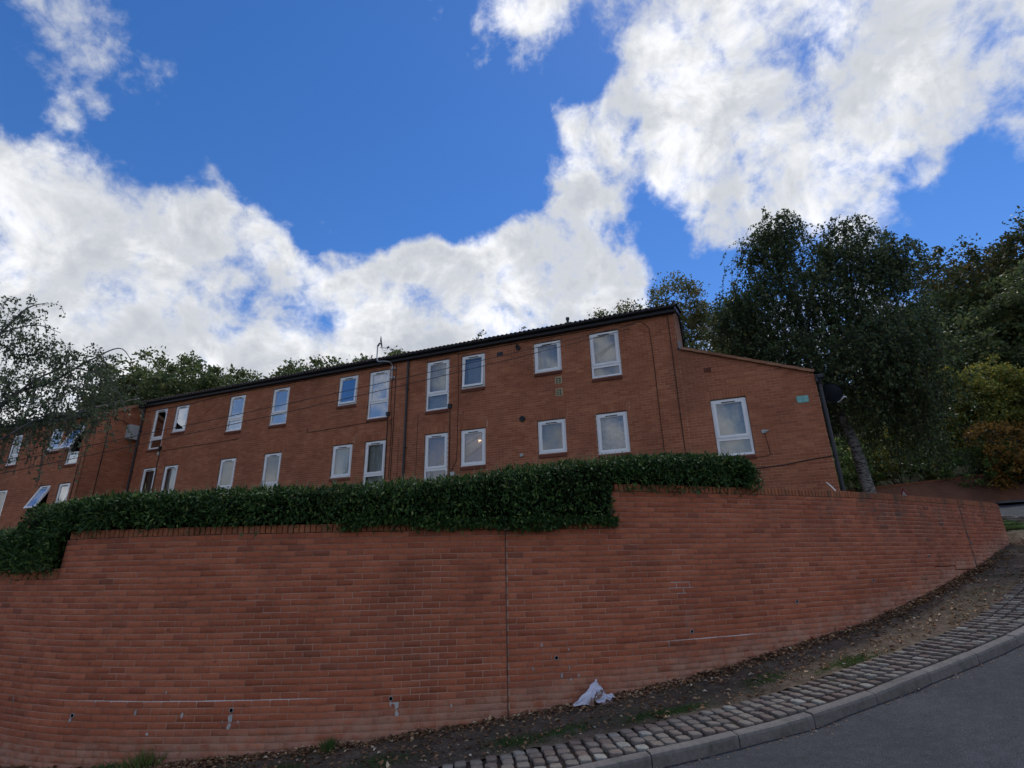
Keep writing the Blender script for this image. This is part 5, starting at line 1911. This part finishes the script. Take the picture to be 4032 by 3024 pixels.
BR = limb_tree('birch_tree', base, stems, M['bark_birch'], 'large dark weeping birch with a leaning pale trunk right of the gable')
cl = []
for az, el, r, rx, rz, w in ((30.2, 28.5, R0, 0.95, 1.1, 1.3), (31.7, 31.0, R0, 0.7, 0.65, .8), (29.2, 30.0, R0 + .5, .6, .6, .5), (27.2, 25.0, R0 - .8, 0.9, 0.8, 1.2), (25.6, 23.8, R0 - 1, 0.6, 0.75, .9), (26.6, 21.0, R0 - 1, .6, .7, .7),
                             (36.9, 28.4, R0 + 1, 1.0, 0.75, 1.1), (34.8, 26.8, R0 + .5, .8, .6, .7), (38.9, 26.0, R0 + .5, 0.9, 0.7, 1.0), (40.5, 25.0, R0, 0.6, 0.6, .6),
                             (31.0, 23.5, R0, 1.6, 1.5, 2.2), (35.0, 22.5, R0 + .5, 1.7, 1.4, 2.4), (38.0, 21.5, R0, 1.3, 1.3, 1.7), (29.0, 19.5, R0 - .8, 1.2, 1.1, 1.3), (33.2, 17.8, R0 - 1.2, 1.5, 1.1, 1.6), (37.3, 17.3, R0 - 1.0, 1.5, 1.2, 1.7), (39.4, 18.6, R0 - .6, 1.0, 1.1, .9), (36.0, 13.8, R0 + .3, 1.3, 0.9, 1.2), (39.2, 13.6, R0 - .2, 1.0, 0.8, .8), (37.6, 10.8, R0 + .6, 1.1, .6, .8), (31.6, 13.6, R0 + .6, .8, .6, .6)):
    cl.append((sph(az, el, r), (rx, rx, rz), w))
st, _, _ = clump_points(cl, 3300, 0.2)
crown_weeping(BR, base, st, (0.35, 1.25), 26, 0.092, M['birchleaf'], M['bark_dark'])

# slender birch at the left edge, branches hanging in front of the left block
R1 = 17.0
base = sph(-51.5, -2.0, R1)
stems = [([sph(-51.5, -2, R1), sph(-50.6, 4, R1), sph(-49.8, 10, R1), sph(-49.3, 16, R1), sph(-48.5, 22, R1)], 0.16, 0.03),
         ([sph(-50.0, 6.5, R1), sph(-47.2, 10.2, R1 + .2), sph(-45.6, 13.6, R1 + .4), sph(-43.6, 15.0, R1 + .6), sph(-41.6, 17.2, R1 + .8), sph(-39.6, 18.9, R1 + 1.0), sph(-38.4, 18.0, R1 + 1.1)], 0.055, 0.008),
         ([sph(-46.2, 12.4, R1 + .4), sph(-44.4, 15.2, R1 + .2), sph(-42.4, 16.5, R1 + .2), sph(-39.8, 16.0, R1 + .3), sph(-38.2, 14.0, R1 + .3), sph(-38.0, 12.6, R1 + .3)], 0.03, 0.006),
         ([sph(-49.4, 14, R1), sph(-47.5, 18, R1 + .3), sph(-46.4, 20.5, R1 + .4), sph(-45.2, 21.4, R1 + .4)], 0.04, 0.008),
         ([sph(-47.4, 18.2, R1 + .3), sph(-45.6, 19.4, R1 + .4), sph(-43.8, 19.2, R1 + .5)], 0.02, 0.006),
         ([sph(-48.6, 8.6, R1 + .1), sph(-46.0, 9.6, R1 - .4), sph(-43.5, 12.2, R1 - .6), sph(-41.5, 12.6, R1 - .6)], 0.03, 0.006)]
BL = limb_tree('birch_tree', base, stems, M['bark_branch'], 'thin weeping birch hanging over the left edge, sky showing through it')
cl = []
for az, el, rx, rz, w in ((-47.6, 18.8, .75, .55, 1.0), (-46.6, 20.3, .35, .35, .4), (-45.6, 16.8, .8, .6, 1.1), (-43.6, 17.6, .4, .35, .5), (-41.0, 17.6, .5, .35, .7), (-43.6, 14.8, 1.1, .5, 1.7), (-46.8, 14.0, .8, .6, 1.1), (-40.8, 15.4, .9, .4, 1.2), (-48.5, 11.5, .6, .6, .8), (-45.0, 12.2, .9, .35, .9), (-42.2, 12.6, .9, .35, .9), (-40.0, 13.0, .35, .3, .4), (-39.0, 13.2, .15, .4, .15)):
    cl.append((sph(az, el, R1 + .3), (rx, rx, rz), w))
st, _, _ = clump_points(cl, 500, 0.1)
crown_weeping(BL, base, st, (0.2, 0.75), 20, 0.075, M['birchleaf_l'], M['bark_branch'])
st, _, _ = clump_points([(sph(-44.6, 11.3, R1), (.25, .3, .2), 1), (sph(-43.2, 11.0, R1), (.2, .3, .2), 1), (sph(-45.9, 10.6, R1), (.2, .3, .2), .8), (sph(-41.6, 11.6, R1), (.15, .2, .2), .8), (sph(-38.1, 12.6, R1), (.1, .1, .1), .25)], 40, 0.1)
crown_weeping(BL, base, st, (0.5, 1.3), 24, 0.075, M['birchleaf_l'], M['bark_branch'], 0.06, 'hanging_sprays')

def broad_tree(az, r, el_top, width, depth_el, mat, label, n=9000, ls=0.16, group=None, name='broadleaf_tree', seed=0, gbase=None, lumps=9, sub=0.9):
    rr = random.Random(seed)
    zt = r * math.tan(math.radians(el_top))
    zb = r * math.tan(math.radians(depth_el))
    a = math.radians(az)
    c = np.array([r * math.sin(a), r * math.cos(a), 0])
    zg = float(ground_z(np.array([[c[0], c[1]]]))[0]) if gbase is None else gbase
    base = np.array([c[0], c[1], zg])
    H = zt - zb
    cl = []
    stems = [([(c[0], c[1], zg - .3), (c[0] + rr.uniform(-.3, .3), c[1], (zg + zb) / 2), (c[0], c[1], zb + H * .5), (c[0] + rr.uniform(-.4, .4), c[1], zt - H * .15)], 0.25, 0.04)]
    rt = np.array([math.cos(a), -math.sin(a), 0])
    for k in range(lumps):
        t = rr.uniform(-1, 1)
        h = rr.uniform(0.15, 0.86) * math.sqrt(max(0.15, 1 - 0.62 * t * t))
        p = c + rt * t * width / 2 * 0.78 + np.array([math.sin(a), math.cos(a), 0]) * rr.uniform(-width * .3, width * .3)
        p[2] = zb + H * h
        rad = width * rr.uniform(.15, .25)
        cl.append((p, (rad, rad, rad * .8), rad ** 2))
        stems.append(([(c[0], c[1], zb + H * max(.05, h - .35)), tuple((c + p) / 2 * np.array([1, 1, 0]) + np.array([0, 0, p[2] - H * .12])), tuple(p)], 0.08, 0.015))
    top = c.copy()
    top[2] = zt - width * .2
    cl.append((top, (width * .24, width * .24, width * .2), (width * .24) ** 2))
    root = limb_tree(name, base, stems, M['bark_dark'], label, 'tree', group)
    crown_generic(root, base, cl, n, ls, mat, sub)
    return root

GB = 'trees behind the roofs'
broad_tree(12.5, 30, 27.0, 6.5, 15, M['limeleaf'], 'pale yellowing tree behind the right end of the roof, nearer the flue', 19000, .15, GB, seed=3)
broad_tree(20.0, 29, 28.4, 7.0, 14, M['limeleaf'], 'pale yellow-green tree between the roof corner and the big birch', 26000, .15, GB, seed=4)
broad_tree(24.5, 31, 25.5, 5.0, 12, M['oakleaf'], 'green tree seen just above the lean-to roof beside the birch', 9000, .15, GB, seed=5)
for k, (az, r, el, wd, lab) in enumerate(((-37.4, 46, 16.6, 5, 'grey-green tree behind the left block, seen through the hanging birch'), (-34.2, 42, 19.0, 8, 'bushy tree behind the roof, above the left downpipe'), (-29.5, 41, 18.9, 7.5, 'tree behind the roof, second to the right of the left downpipe'), (-25.0, 40, 19.4, 6.5, 'rounded green tree behind the roof at the middle of the left half'),
                                          (-20.6, 38, 20.6, 5.5, 'tree with a narrow raised top left of the roof dish'), (-16.6, 37, 22.0, 6.0, 'green tree showing behind the roof just left of the dish'), (-13.2, 37, 22.2, 3.2, 'small tuft of tree behind the roof dish'), (-22.8, 42, 19.6, 7.0, 'low leafy tree filling the dip left of the narrow raised tree top'), (-31.8, 46, 18.6, 9.0, 'tree standing further back between the two bushy trees at left'))):
    broad_tree(az, r, el + .1, wd * 1.3, 10, M['oakleaf'], lab, 16000, .24, GB, seed=20 + k, lumps=14)
broad_tree(-3.6, 37, 24.9, 2.6, 17, M['oakleaf'], 'sparse tree top poking above the roof tiles near the middle', 900, .17, GB, seed=41, sub=.5)
broad_tree(1.2, 37, 25.3, 1.6, 18, M['oakleaf'], 'single leafy sprig above the roof left of the flue', 350, .17, GB, seed=42, sub=.4)

# wooded bank to the right
GR = 'trees on the right hand bank'
broad_tree(44.8, 54, 24.6, 14, 13, M['autumnleaf'], 'brownish tree directly right of the big birch, lower than it', 32000, .26, GR, seed=50, lumps=14, sub=1.3)
broad_tree(49.8, 52, 25.0, 12, 12, M['autumnleaf'], 'tall dark tree at the right edge of the picture', 30000, .26, GR, seed=51, lumps=16, sub=1.3)
broad_tree(56.0, 50, 26.5, 11, 12, M['autumnleaf'], 'autumn tree cut off by the right edge', 16000, .26, GR, seed=52, lumps=14, sub=1.2)
broad_tree(38.5, 56, 20.5, 12, 10, M['oakleaf'], 'dark tree behind the big birch crown', 22000, .26, GR, seed=53, lumps=14, sub=1.3)
broad_tree(42.0, 52, 21.0, 11, 11, M['oakleaf'], 'dark green tree low between the birch and the brownish tree', 22000, .26, GR, seed=55, lumps=14, sub=1.3)
broad_tree(47.2, 47, 20.5, 10, 11, M['oakleaf'], 'dark green tree in front of the tall tree at the right edge', 20000, .26, GR, seed=56, lumps=14, sub=1.2)
broad_tree(31.0, 50, 17.0, 10, 7, M['oakleaf'], 'dark tree seen low between gable and birch trunk', 16000, .26, GR, seed=54, lumps=12, sub=1.2)

def shrub(az, r, el0, el1, width, mat, label, n, ls=0.13, seed=0):
    rr = random.Random(seed)
    a = math.radians(az)
    c = np.array([r * math.sin(a), r * math.cos(a), 0.0])
    zb, zt = r * math.tan(math.radians(el0)), r * math.tan(math.radians(el1))
    rt = np.array([math.cos(a), -math.sin(a), 0])
    H = zt - zb
    base = np.array([c[0], c[1], zb])
    cl, stems = [], []
    for k in range(10):
        t = rr.uniform(-1, 1)
        p = c + rt * t * width * .4 + np.array([math.sin(a), math.cos(a), 0]) * rr.uniform(-.8, .8)
        rad = rr.uniform(.16, .24) * width
        p[2] = zb + H * rr.uniform(.15, .8) * (1 - .35 * t * t)
        cl.append((p, (rad, rad, min(rad, H * .4)), rad ** 2))
        stems.append(([tuple(base - np.array([0, 0, .4])), tuple((base + p) / 2 + np.array([rr.uniform(-.2, .2), 0, 0])), tuple(p)], 0.04, 0.01))
    root = limb_tree('shrub', base, stems, M['bark_dark'], label, 'shrub', 'shrubs on the right hand bank')
    root.children[0].name = 'stem'
    crown_generic(root, base, cl, n, ls, mat, .55, 'foliage')
shrub(41.3, 39.0, 8.5, 16.6, 7.0, M['shrubleaf'], 'tall yellow-green shrub right of the birch crown', 17000, .15, 60)
shrub(46.0, 38.5, 8.5, 15.5, 7.0, M['shrubleaf'], 'yellowing shrub high on the bank at the right edge', 16000, .15, 61)
shrub(43.6, 38.0, 7.5, 14.6, 6.5, M['shrubleaf'], 'broad yellow-green shrub in the middle of the right hand bank', 15000, .15, 68)
shrub(40.2, 37.0, 5.6, 10.0, 5.0, M['shrubgreen'], 'green shrub above the far wall beside the birch trunk', 9000, .13, 62)
shrub(44.0, 36.6, 5.6, 9.8, 4.6, M['shruborange'], 'orange-leaved shrub above the far wall at the right', 8000, .13, 63)
shrub(47.5, 36.2, 5.6, 11.0, 5.0, M['shruborange'], 'orange and brown shrub cut by the right edge above the far wall', 7000, .13, 64)
shrub(36.6, 37.5, 5.2, 11.0, 5.0, M['shrubleaf'], 'yellow-green shrub directly behind the birch trunk', 9000, .13, 65)
shrub(33.2, 37.0, 4.8, 11.5, 4.2, M['shrubgreen'], 'green shrub between the gable corner and birch trunk', 8000, .13, 66)
shrub(29.8, 37.5, 4.5, 12, 5, M['shrubgreen'], 'dark green shrub behind the gable downpipe', 6000, .14, 67)

# bank surface behind the far wall
fwl = np.array([sph(a, 0, 37.0 - (a - 34) * .03)[:2] for a in np.linspace(18, 70, 40)])
dirn = norm(fwl)
loft('hillside', fwl + dirn * 0.3, fwl + dirn * 34, 14, lambda P: 3.45 + np.clip(np.hypot(P[:, 0], P[:, 1]) - 37, 0, 40) * 0.42, M['hill'], 0.05)
# far retaining wall
FWR = Curve(fwl, 4)
q = np.linspace(0, FWR.L, 120)
A_, B_ = FWR.pos(q), FWR.off(q, -0.3)
azs = np.degrees(np.arctan2(A_[:, 0], A_[:, 1]))
ztop = 3.60 + np.clip(azs - 34, -20, 30) * 0.020
n = len(q)
V = np.vstack([np.c_[A_, np.full(n, 0.5)], np.c_[A_, ztop], np.c_[B_, ztop], np.c_[B_, np.full(n, 0.5)]])
F = [np.c_[np.arange(n - 1) + k * n, np.arange(n - 1) + k * n + 1, np.arange(n - 1) + (k + 1) * n + 1, np.arange(n - 1) + (k + 1) * n] for k in range(3)]
FW2 = link('retaining_wall', mesh_np('retaining_wall', V, F, M['brick_far']))
tag(FW2, 'distant low brick retaining wall across the road at the far right', 'wall')
V = np.vstack([np.c_[FWR.off(q, .03), ztop], np.c_[FWR.off(q, .03), ztop + .11], np.c_[FWR.off(q, -.33), ztop + .11], np.c_[FWR.off(q, -.33), ztop]])
F = [np.c_[np.arange(n - 1) + k * n, np.arange(n - 1) + k * n + 1, np.arange(n - 1) + (k + 1) * n + 1, np.arange(n - 1) + (k + 1) * n] for k in range(3)]
link('coping', mesh_np('coping', V, F, M['brick_cope']), FW2)
# far pavement at the foot of that wall
pA, pB = FWR.off(q, 1.4), FWR.off(q, 0.0)
loft('far_pavement', pA, pB, 3, lambda P: Hs(P) + 0.02, M['kerb'])

# ------------------------------------------------------------------ road sign behind the wall
SR = 23.0
sp0 = sph(36.45, 0, SR)
zs = SR * math.tan(math.radians(5.45))
RS = empty('road_sign', (sp0[0], sp0[1], 0.3))
tag(RS, 'red bordered triangular warning sign just showing above the wall coping', 'road sign')
def tri(h, y):
    w = h / math.sqrt(3)
    return [(-w, y, -h), (w, y, -h), (0, y, 0)]
def tri_plate(h, z0, y0, y1, mat, name):
    mb = MB()
    a = [(x, y0, z + z0) for x, _, z in tri(h, 0)]
    b = [(x, y1, z + z0) for x, _, z in tri(h, 0)]
    i = len(mb.v)
    mb.v += a + b
    mb.f += [(0, 1, 2), (5, 4, 3), (0, 3, 4, 1), (1, 4, 5, 2), (2, 5, 3, 0)]
    return mb.mesh(name, mat)
ztop_l = zs - 0.3
ang = math.radians(-36.45 - 38)
rot = (0, 0, ang)
o = link('border', tri_plate(0.60, ztop_l, 0.0, 0.01, M['signred'], 'border'), RS, (0, 0, 0), rot)
o = link('face', tri_plate(0.44, ztop_l - 0.105, -0.004, 0.0, M['signwhite'], 'face'), RS, (0, 0, 0), rot)
mb = MB()
mb.face([(-0.15, -0.006, ztop_l - .53), (0.16, -0.006, ztop_l - .53), (0.12, -0.006, ztop_l - .44), (0.04, -0.006, ztop_l - .41), (-0.02, -0.006, ztop_l - .43), (-0.09, -0.006, ztop_l - .40)])
o = link('symbol', mb.mesh('symbol', M['black']), RS, (0, 0, 0), rot)
mb = MB()
mb.tube([(0, 0.04, -0.3), (0, 0.04, ztop_l - .1)], 0.038, 10)
o = link('post', mb.mesh('post', M['galv']), RS, (0, 0, 0), rot)

# white plastic strip caught behind the coping
mb = MB()
for k in range(6):
    a, b = k / 6, (k + 1) / 6
    f = lambda t: (-0.10 + 0.14 * t, 0.02 * math.sin(5 * t), 0.17 - 0.17 * t + 0.03 * math.sin(4 * t))
    p0, p1 = f(a), f(b)
    mb.face([p0, p1, (p1[0] + .028, p1[1] + .01, p1[2] + .012), (p0[0] + .022, p0[1] + .01, p0[2] + .012)])
pp = WALL.off(np.array([wall_s(5.78)]), np.array([-0.15]))[0]
o = mb.build('plastic_strip', M['scrap'])
o.location = (pp[0], pp[1], 1.075)
tag(o, 'white plastic strip curling up behind the coping beside the gable corner', 'litter')

# ------------------------------------------------------------------ litter and weeds on the verge
def verge_pt(s_rel, d):
    q = s_rel + wall_s0
    p = WALL.off(np.array([q]), np.array([d]))
    return np.array([p[0, 0], p[0, 1], float(verge_z(p)[0])])

# torn paper sack leaning at the wall foot
SK = empty('paper_sack', tuple(verge_pt(10.85, 0.14)), 0.22)
tag(SK, 'torn white paper sack lying crumpled at the foot of the wall', 'litter')
rs = random.Random(4)
def sheet(pts, depth, mat, name, nsub=3, jit=0.010):
    me = bpy.data.meshes.new(name)
    bm = bmesh.new()
    vs = [bm.verts.new(p) for p in pts]
    c = bm.verts.new(tuple(np.mean(np.array(pts), 0) + np.array(depth)))
    for k in range(len(vs)):
        bm.faces.new((vs[k], vs[(k + 1) % len(vs)], c))
    bmesh.ops.subdivide_edges(bm, edges=bm.edges[:], cuts=nsub, use_grid_fill=True)
    for v in bm.verts:
        v.co += Vector((rs.uniform(-jit, jit), rs.uniform(-jit, jit), rs.uniform(-jit, jit)))
    g = bmesh.ops.solidify(bm, geom=bm.faces[:], thickness=0.003)
    for v in bm.verts:
        v.co.z = max(v.co.z * 0.66, -0.01)
    bm.to_mesh(me)
    bm.free()
    me.materials.append(mat)
    return link(name, me, SK)
sheet([(-0.27, -0.02, 0.0), (-0.22, -0.04, 0.05), (-0.02, 0.0, 0.26), (0.10, 0.05, 0.40), (0.115, 0.06, 0.385), (0.125, 0.05, 0.30), (0.165, 0.03, 0.24), (0.08, -0.04, 0.22), (0.02, -0.07, 0.13), (-0.03, -0.10, 0.04), (-0.10, -0.09, 0.02)], (0.0, -0.05, 0.0), M['paper'], 'left_fold')
sheet([(0.02, -0.07, 0.12), (0.08, -0.05, 0.22), (0.165, 0.02, 0.24), (0.20, 0.0, 0.16), (0.27, -0.02, 0.12), (0.28, -0.01, 0.15), (0.285, -0.03, 0.10), (0.22, -0.09, 0.05), (0.18, -0.13, 0.0), (0.10, -0.12, 0.04), (0.03, -0.12, 0.05)], (0.02, 0.06, 0.0), M['paper'], 'right_fold')
sheet([(0.0, -0.10, 0.11), (0.06, -0.075, 0.20), (0.15, -0.02, 0.235), (0.16, -0.03, 0.18), (0.11, -0.08, 0.13), (0.05, -0.11, 0.09)], (0.0, 0.05, 0.0), M['paperin'], 'torn_lining')
sheet([(-0.08, -0.10, 0.0), (-0.05, -0.11, 0.10), (-0.02, -0.12, 0.16), (-0.01, -0.12, 0.05), (-0.03, -0.13, 0.0)], (0.0, -0.02, 0.0), M['paperin'], 'torn_lining')
sheet([(0.04, -0.13, 0.05), (0.12, -0.14, 0.05), (0.20, -0.14, 0.06), (0.26, -0.10, 0.09), (0.22, -0.15, 0.0), (0.12, -0.16, 0.0)], (0.0, -0.01, 0.0), M['paperin'], 'torn_lining')

# leaf litter, thick along the wall foot
n = 15000
sr = RNG.uniform(3.5, 21.5, n)
band = RNG.uniform(0, 1, n)
d = np.where(band < 0.55, np.abs(RNG.normal(0, 0.17, n)) + 0.01, RNG.uniform(0.02, 1.2, n))
den = 0.5 + 0.5 * np.sin(sr * 1.7 + 0.6) * np.sin(sr * 0.63 + 1)
kp = RNG.uniform(0, 1, n) < np.where(d < 0.25, 0.45 + 0.55 * den, 0.45)
sr, d = sr[kp], d[kp]
n = len(sr)
XY = WALL.off(sr + wall_s0, d)
C = np.c_[XY, verge_z(XY) + RNG.uniform(0.003, 0.016, n)]
A = np.c_[RNG.normal(0, 1, (n, 2)), RNG.normal(0, 0.18, n)]
Nn = np.c_[RNG.normal(0, .3, (n, 2)), np.ones(n)]
L = RNG.uniform(0.025, 0.08, n)
o = link('leaf_litter', leaf_mesh('leaf_litter', C, A, Nn, L, L * 0.55, M['litter'], 0.35))
tag(o, 'brown fallen leaves drifted along the foot of the wall', 'leaves', kind='stuff')

# dead and living grass
def blades(n, sr, d, hh, mat, name, label, lean=0.5):
    XY = WALL.off(sr + wall_s0, d)
    C = np.c_[XY, verge_z(XY) - 0.004]
    A = np.c_[RNG.normal(0, lean, (n, 2)), np.ones(n)]
    L = RNG.uniform(0.5, 1.1, n) * hh
    o = link(name, leaf_mesh(name, C, A, RNG.normal(0, 1, (n, 3)), L, 0.006 + 0.03 * L, mat, 0.1))
    return tag(o, label, 'grass', kind='stuff')
n = 16000
sr = RNG.uniform(5, 22, n)
d = RNG.uniform(0.15, 1.22, n)
kp = (np.sin(sr * 2.3) * np.sin(d * 5 + sr) + RNG.normal(0, .5, n)) > 0.15
sr, d = sr[kp], d[kp]
blades(len(sr), sr, d, 0.035, M['deadgrass'], 'dry_grass', 'thin dry grass and straw over the bare soil verge', 1.6)
pat = [(9.79, 0.93, .36, .10), (10.35, 0.92, .25, .08), (11.2, 0.97, .30, .06), (8.4, 0.85, .35, .12), (7.3, .7, .3, .12), (11.6, 1.05, .3, .06), (14.0, 1.1, .5, .07), (12.9, .8, .3, .08)]
ss, dd2 = [], []
for a, b, sa, sb in pat:
    k = int(2600 * sa / .36)
    ss.append(RNG.normal(a, sa * .5, k))
    dd2.append(np.clip(RNG.normal(b, sb, k), .05, 1.2))
ss, dd2 = np.concatenate(ss), np.concatenate(dd2)
blades(len(ss), ss, dd2, 0.028, M['grassblade'], 'verge_weeds', 'patches of low green weeds along the setts', 1.0)
n = 9000
gx = RNG.uniform(0, 1, n)
gy = RNG.uniform(0, 1, n)
gA_, gB_ = cr_spline(gA, 8), cr_spline(gB, 8)
ii = (gx * (len(gA_) - 1)).astype(int)
XY = gA_[ii] * (1 - gy)[:, None] + gB_[ii] * gy[:, None] + RNG.normal(0, .1, (n, 2))
C = np.c_[XY, verge_z(XY) + .02]
o = link('grass', leaf_mesh('grass', C, np.c_[RNG.normal(0, .4, (n, 2)), np.ones(n)], RNG.normal(0, 1, (n, 3)), RNG.uniform(.05, .11, n), .012, M['grassblade'], .1))
tag(o, 'short green grass beyond the end of the wall', 'grass', kind='stuff')

def tuft(sr, d, n, h, mat, label, spread=0.05, lean=.45, name='grass_tuft'):
    p = verge_pt(sr, d)
    C = np.c_[RNG.normal(0, spread, (n, 2)), np.zeros(n)]
    A = np.c_[C[:, :2] / max(spread, 1e-3) * lean * .6 + RNG.normal(0, lean * .5, (n, 2)), np.ones(n)]
    L = RNG.uniform(.5, 1.1, n) * h
    o = link(name, leaf_mesh(name, C, A, RNG.normal(0, 1, (n, 3)), L, .012, mat, .1))
    o.location = p
    return tag(o, label, 'plant')
tuft(7.71, 0.22, 90, 0.16, M['grassblade'], 'bright green grass tuft at the wall foot left of the movement joint', .035)
tuft(5.55, 0.06, 160, 0.22, M['shrubgreen'], 'dull green weed against the pale brick footing, lower left', .09, .6)
tuft(5.2, 0.25, 120, 0.12, M['grassblade'], 'low green weed at the bottom edge, left of the setts', .10, .6)
tuft(22.0, 0.55, 260, 0.30, M['litter'], 'brown dead weed clump beside the right end of the wall', .14, .9, 'dead_weed')

# scraps of litter
for k, (sr, d, sx, sy, lab) in enumerate(((18.5, 0.18, .035, .02, 'white scrap on the soil near the right end of the wall'), (17.3, 1.15, .05, .02, 'white scrap on the verge near the right picture edge'), (12.9, 0.55, .045, .012, 'thin white paper strip on the verge right of the torn sack'), (13.9, 1.12, .02, .018, 'white scrap lying beside the setts, right of centre'), (14.1, .78, .015, .015, 'tiny white crumb on bare soil right of centre'), (9.35, .22, .015, .012, 'small white chip among leaves left of the movement joint'), (10.6, 1.02, .012, .01, 'white chip between weeds and setts'))):
    p = verge_pt(sr, d)
    mb = MB()
    rr2 = random.Random(300 + k)
    ring = [(sx * math.cos(a) * rr2.uniform(.7, 1.2), sy * math.sin(a) * rr2.uniform(.7, 1.2), rr2.uniform(0.004, 0.02)) for a in np.linspace(0, 2 * math.pi, 8)[:-1]]
    ring2 = [(x * .8, y * .8, z - .006) for x, y, z in ring]
    i = len(mb.v)
    mb.v += ring + ring2
    mb.f.append(tuple(range(7)))
    mb.f.append(tuple(range(13, 6, -1)))
    for j in range(7):
        mb.f.append((j, 7 + j, 7 + (j + 1) % 7, (j + 1) % 7))
    o = mb.build('paper_scrap', M['scrap'])
    o.location = p
    tag(o, lab, 'litter', 'white litter scraps')
# fallen leaf debris in the gutter by the kerb
n = 900
q = RNG.uniform(joint0 - 1.5, joint0 + 9, n)
dk = 0.13 + np.abs(RNG.normal(0, 0.06, n))
XY = KERB.off(q, dk)
C = np.c_[XY, Hs(XY) - 0.112 + RNG.uniform(0, .004, n)]
L = RNG.uniform(.008, .03, n)
o = link('gutter_debris', leaf_mesh('gutter_debris', C, np.c_[RNG.normal(0, 1, (n, 2)), RNG.normal(0, .15, n)], np.c_[RNG.normal(0, .3, (n, 2)), np.ones(n)], L, L * .5, M['litter'], .2))
tag(o, 'leaf crumbs and grit in the gutter along the kerb', 'leaves', kind='stuff')
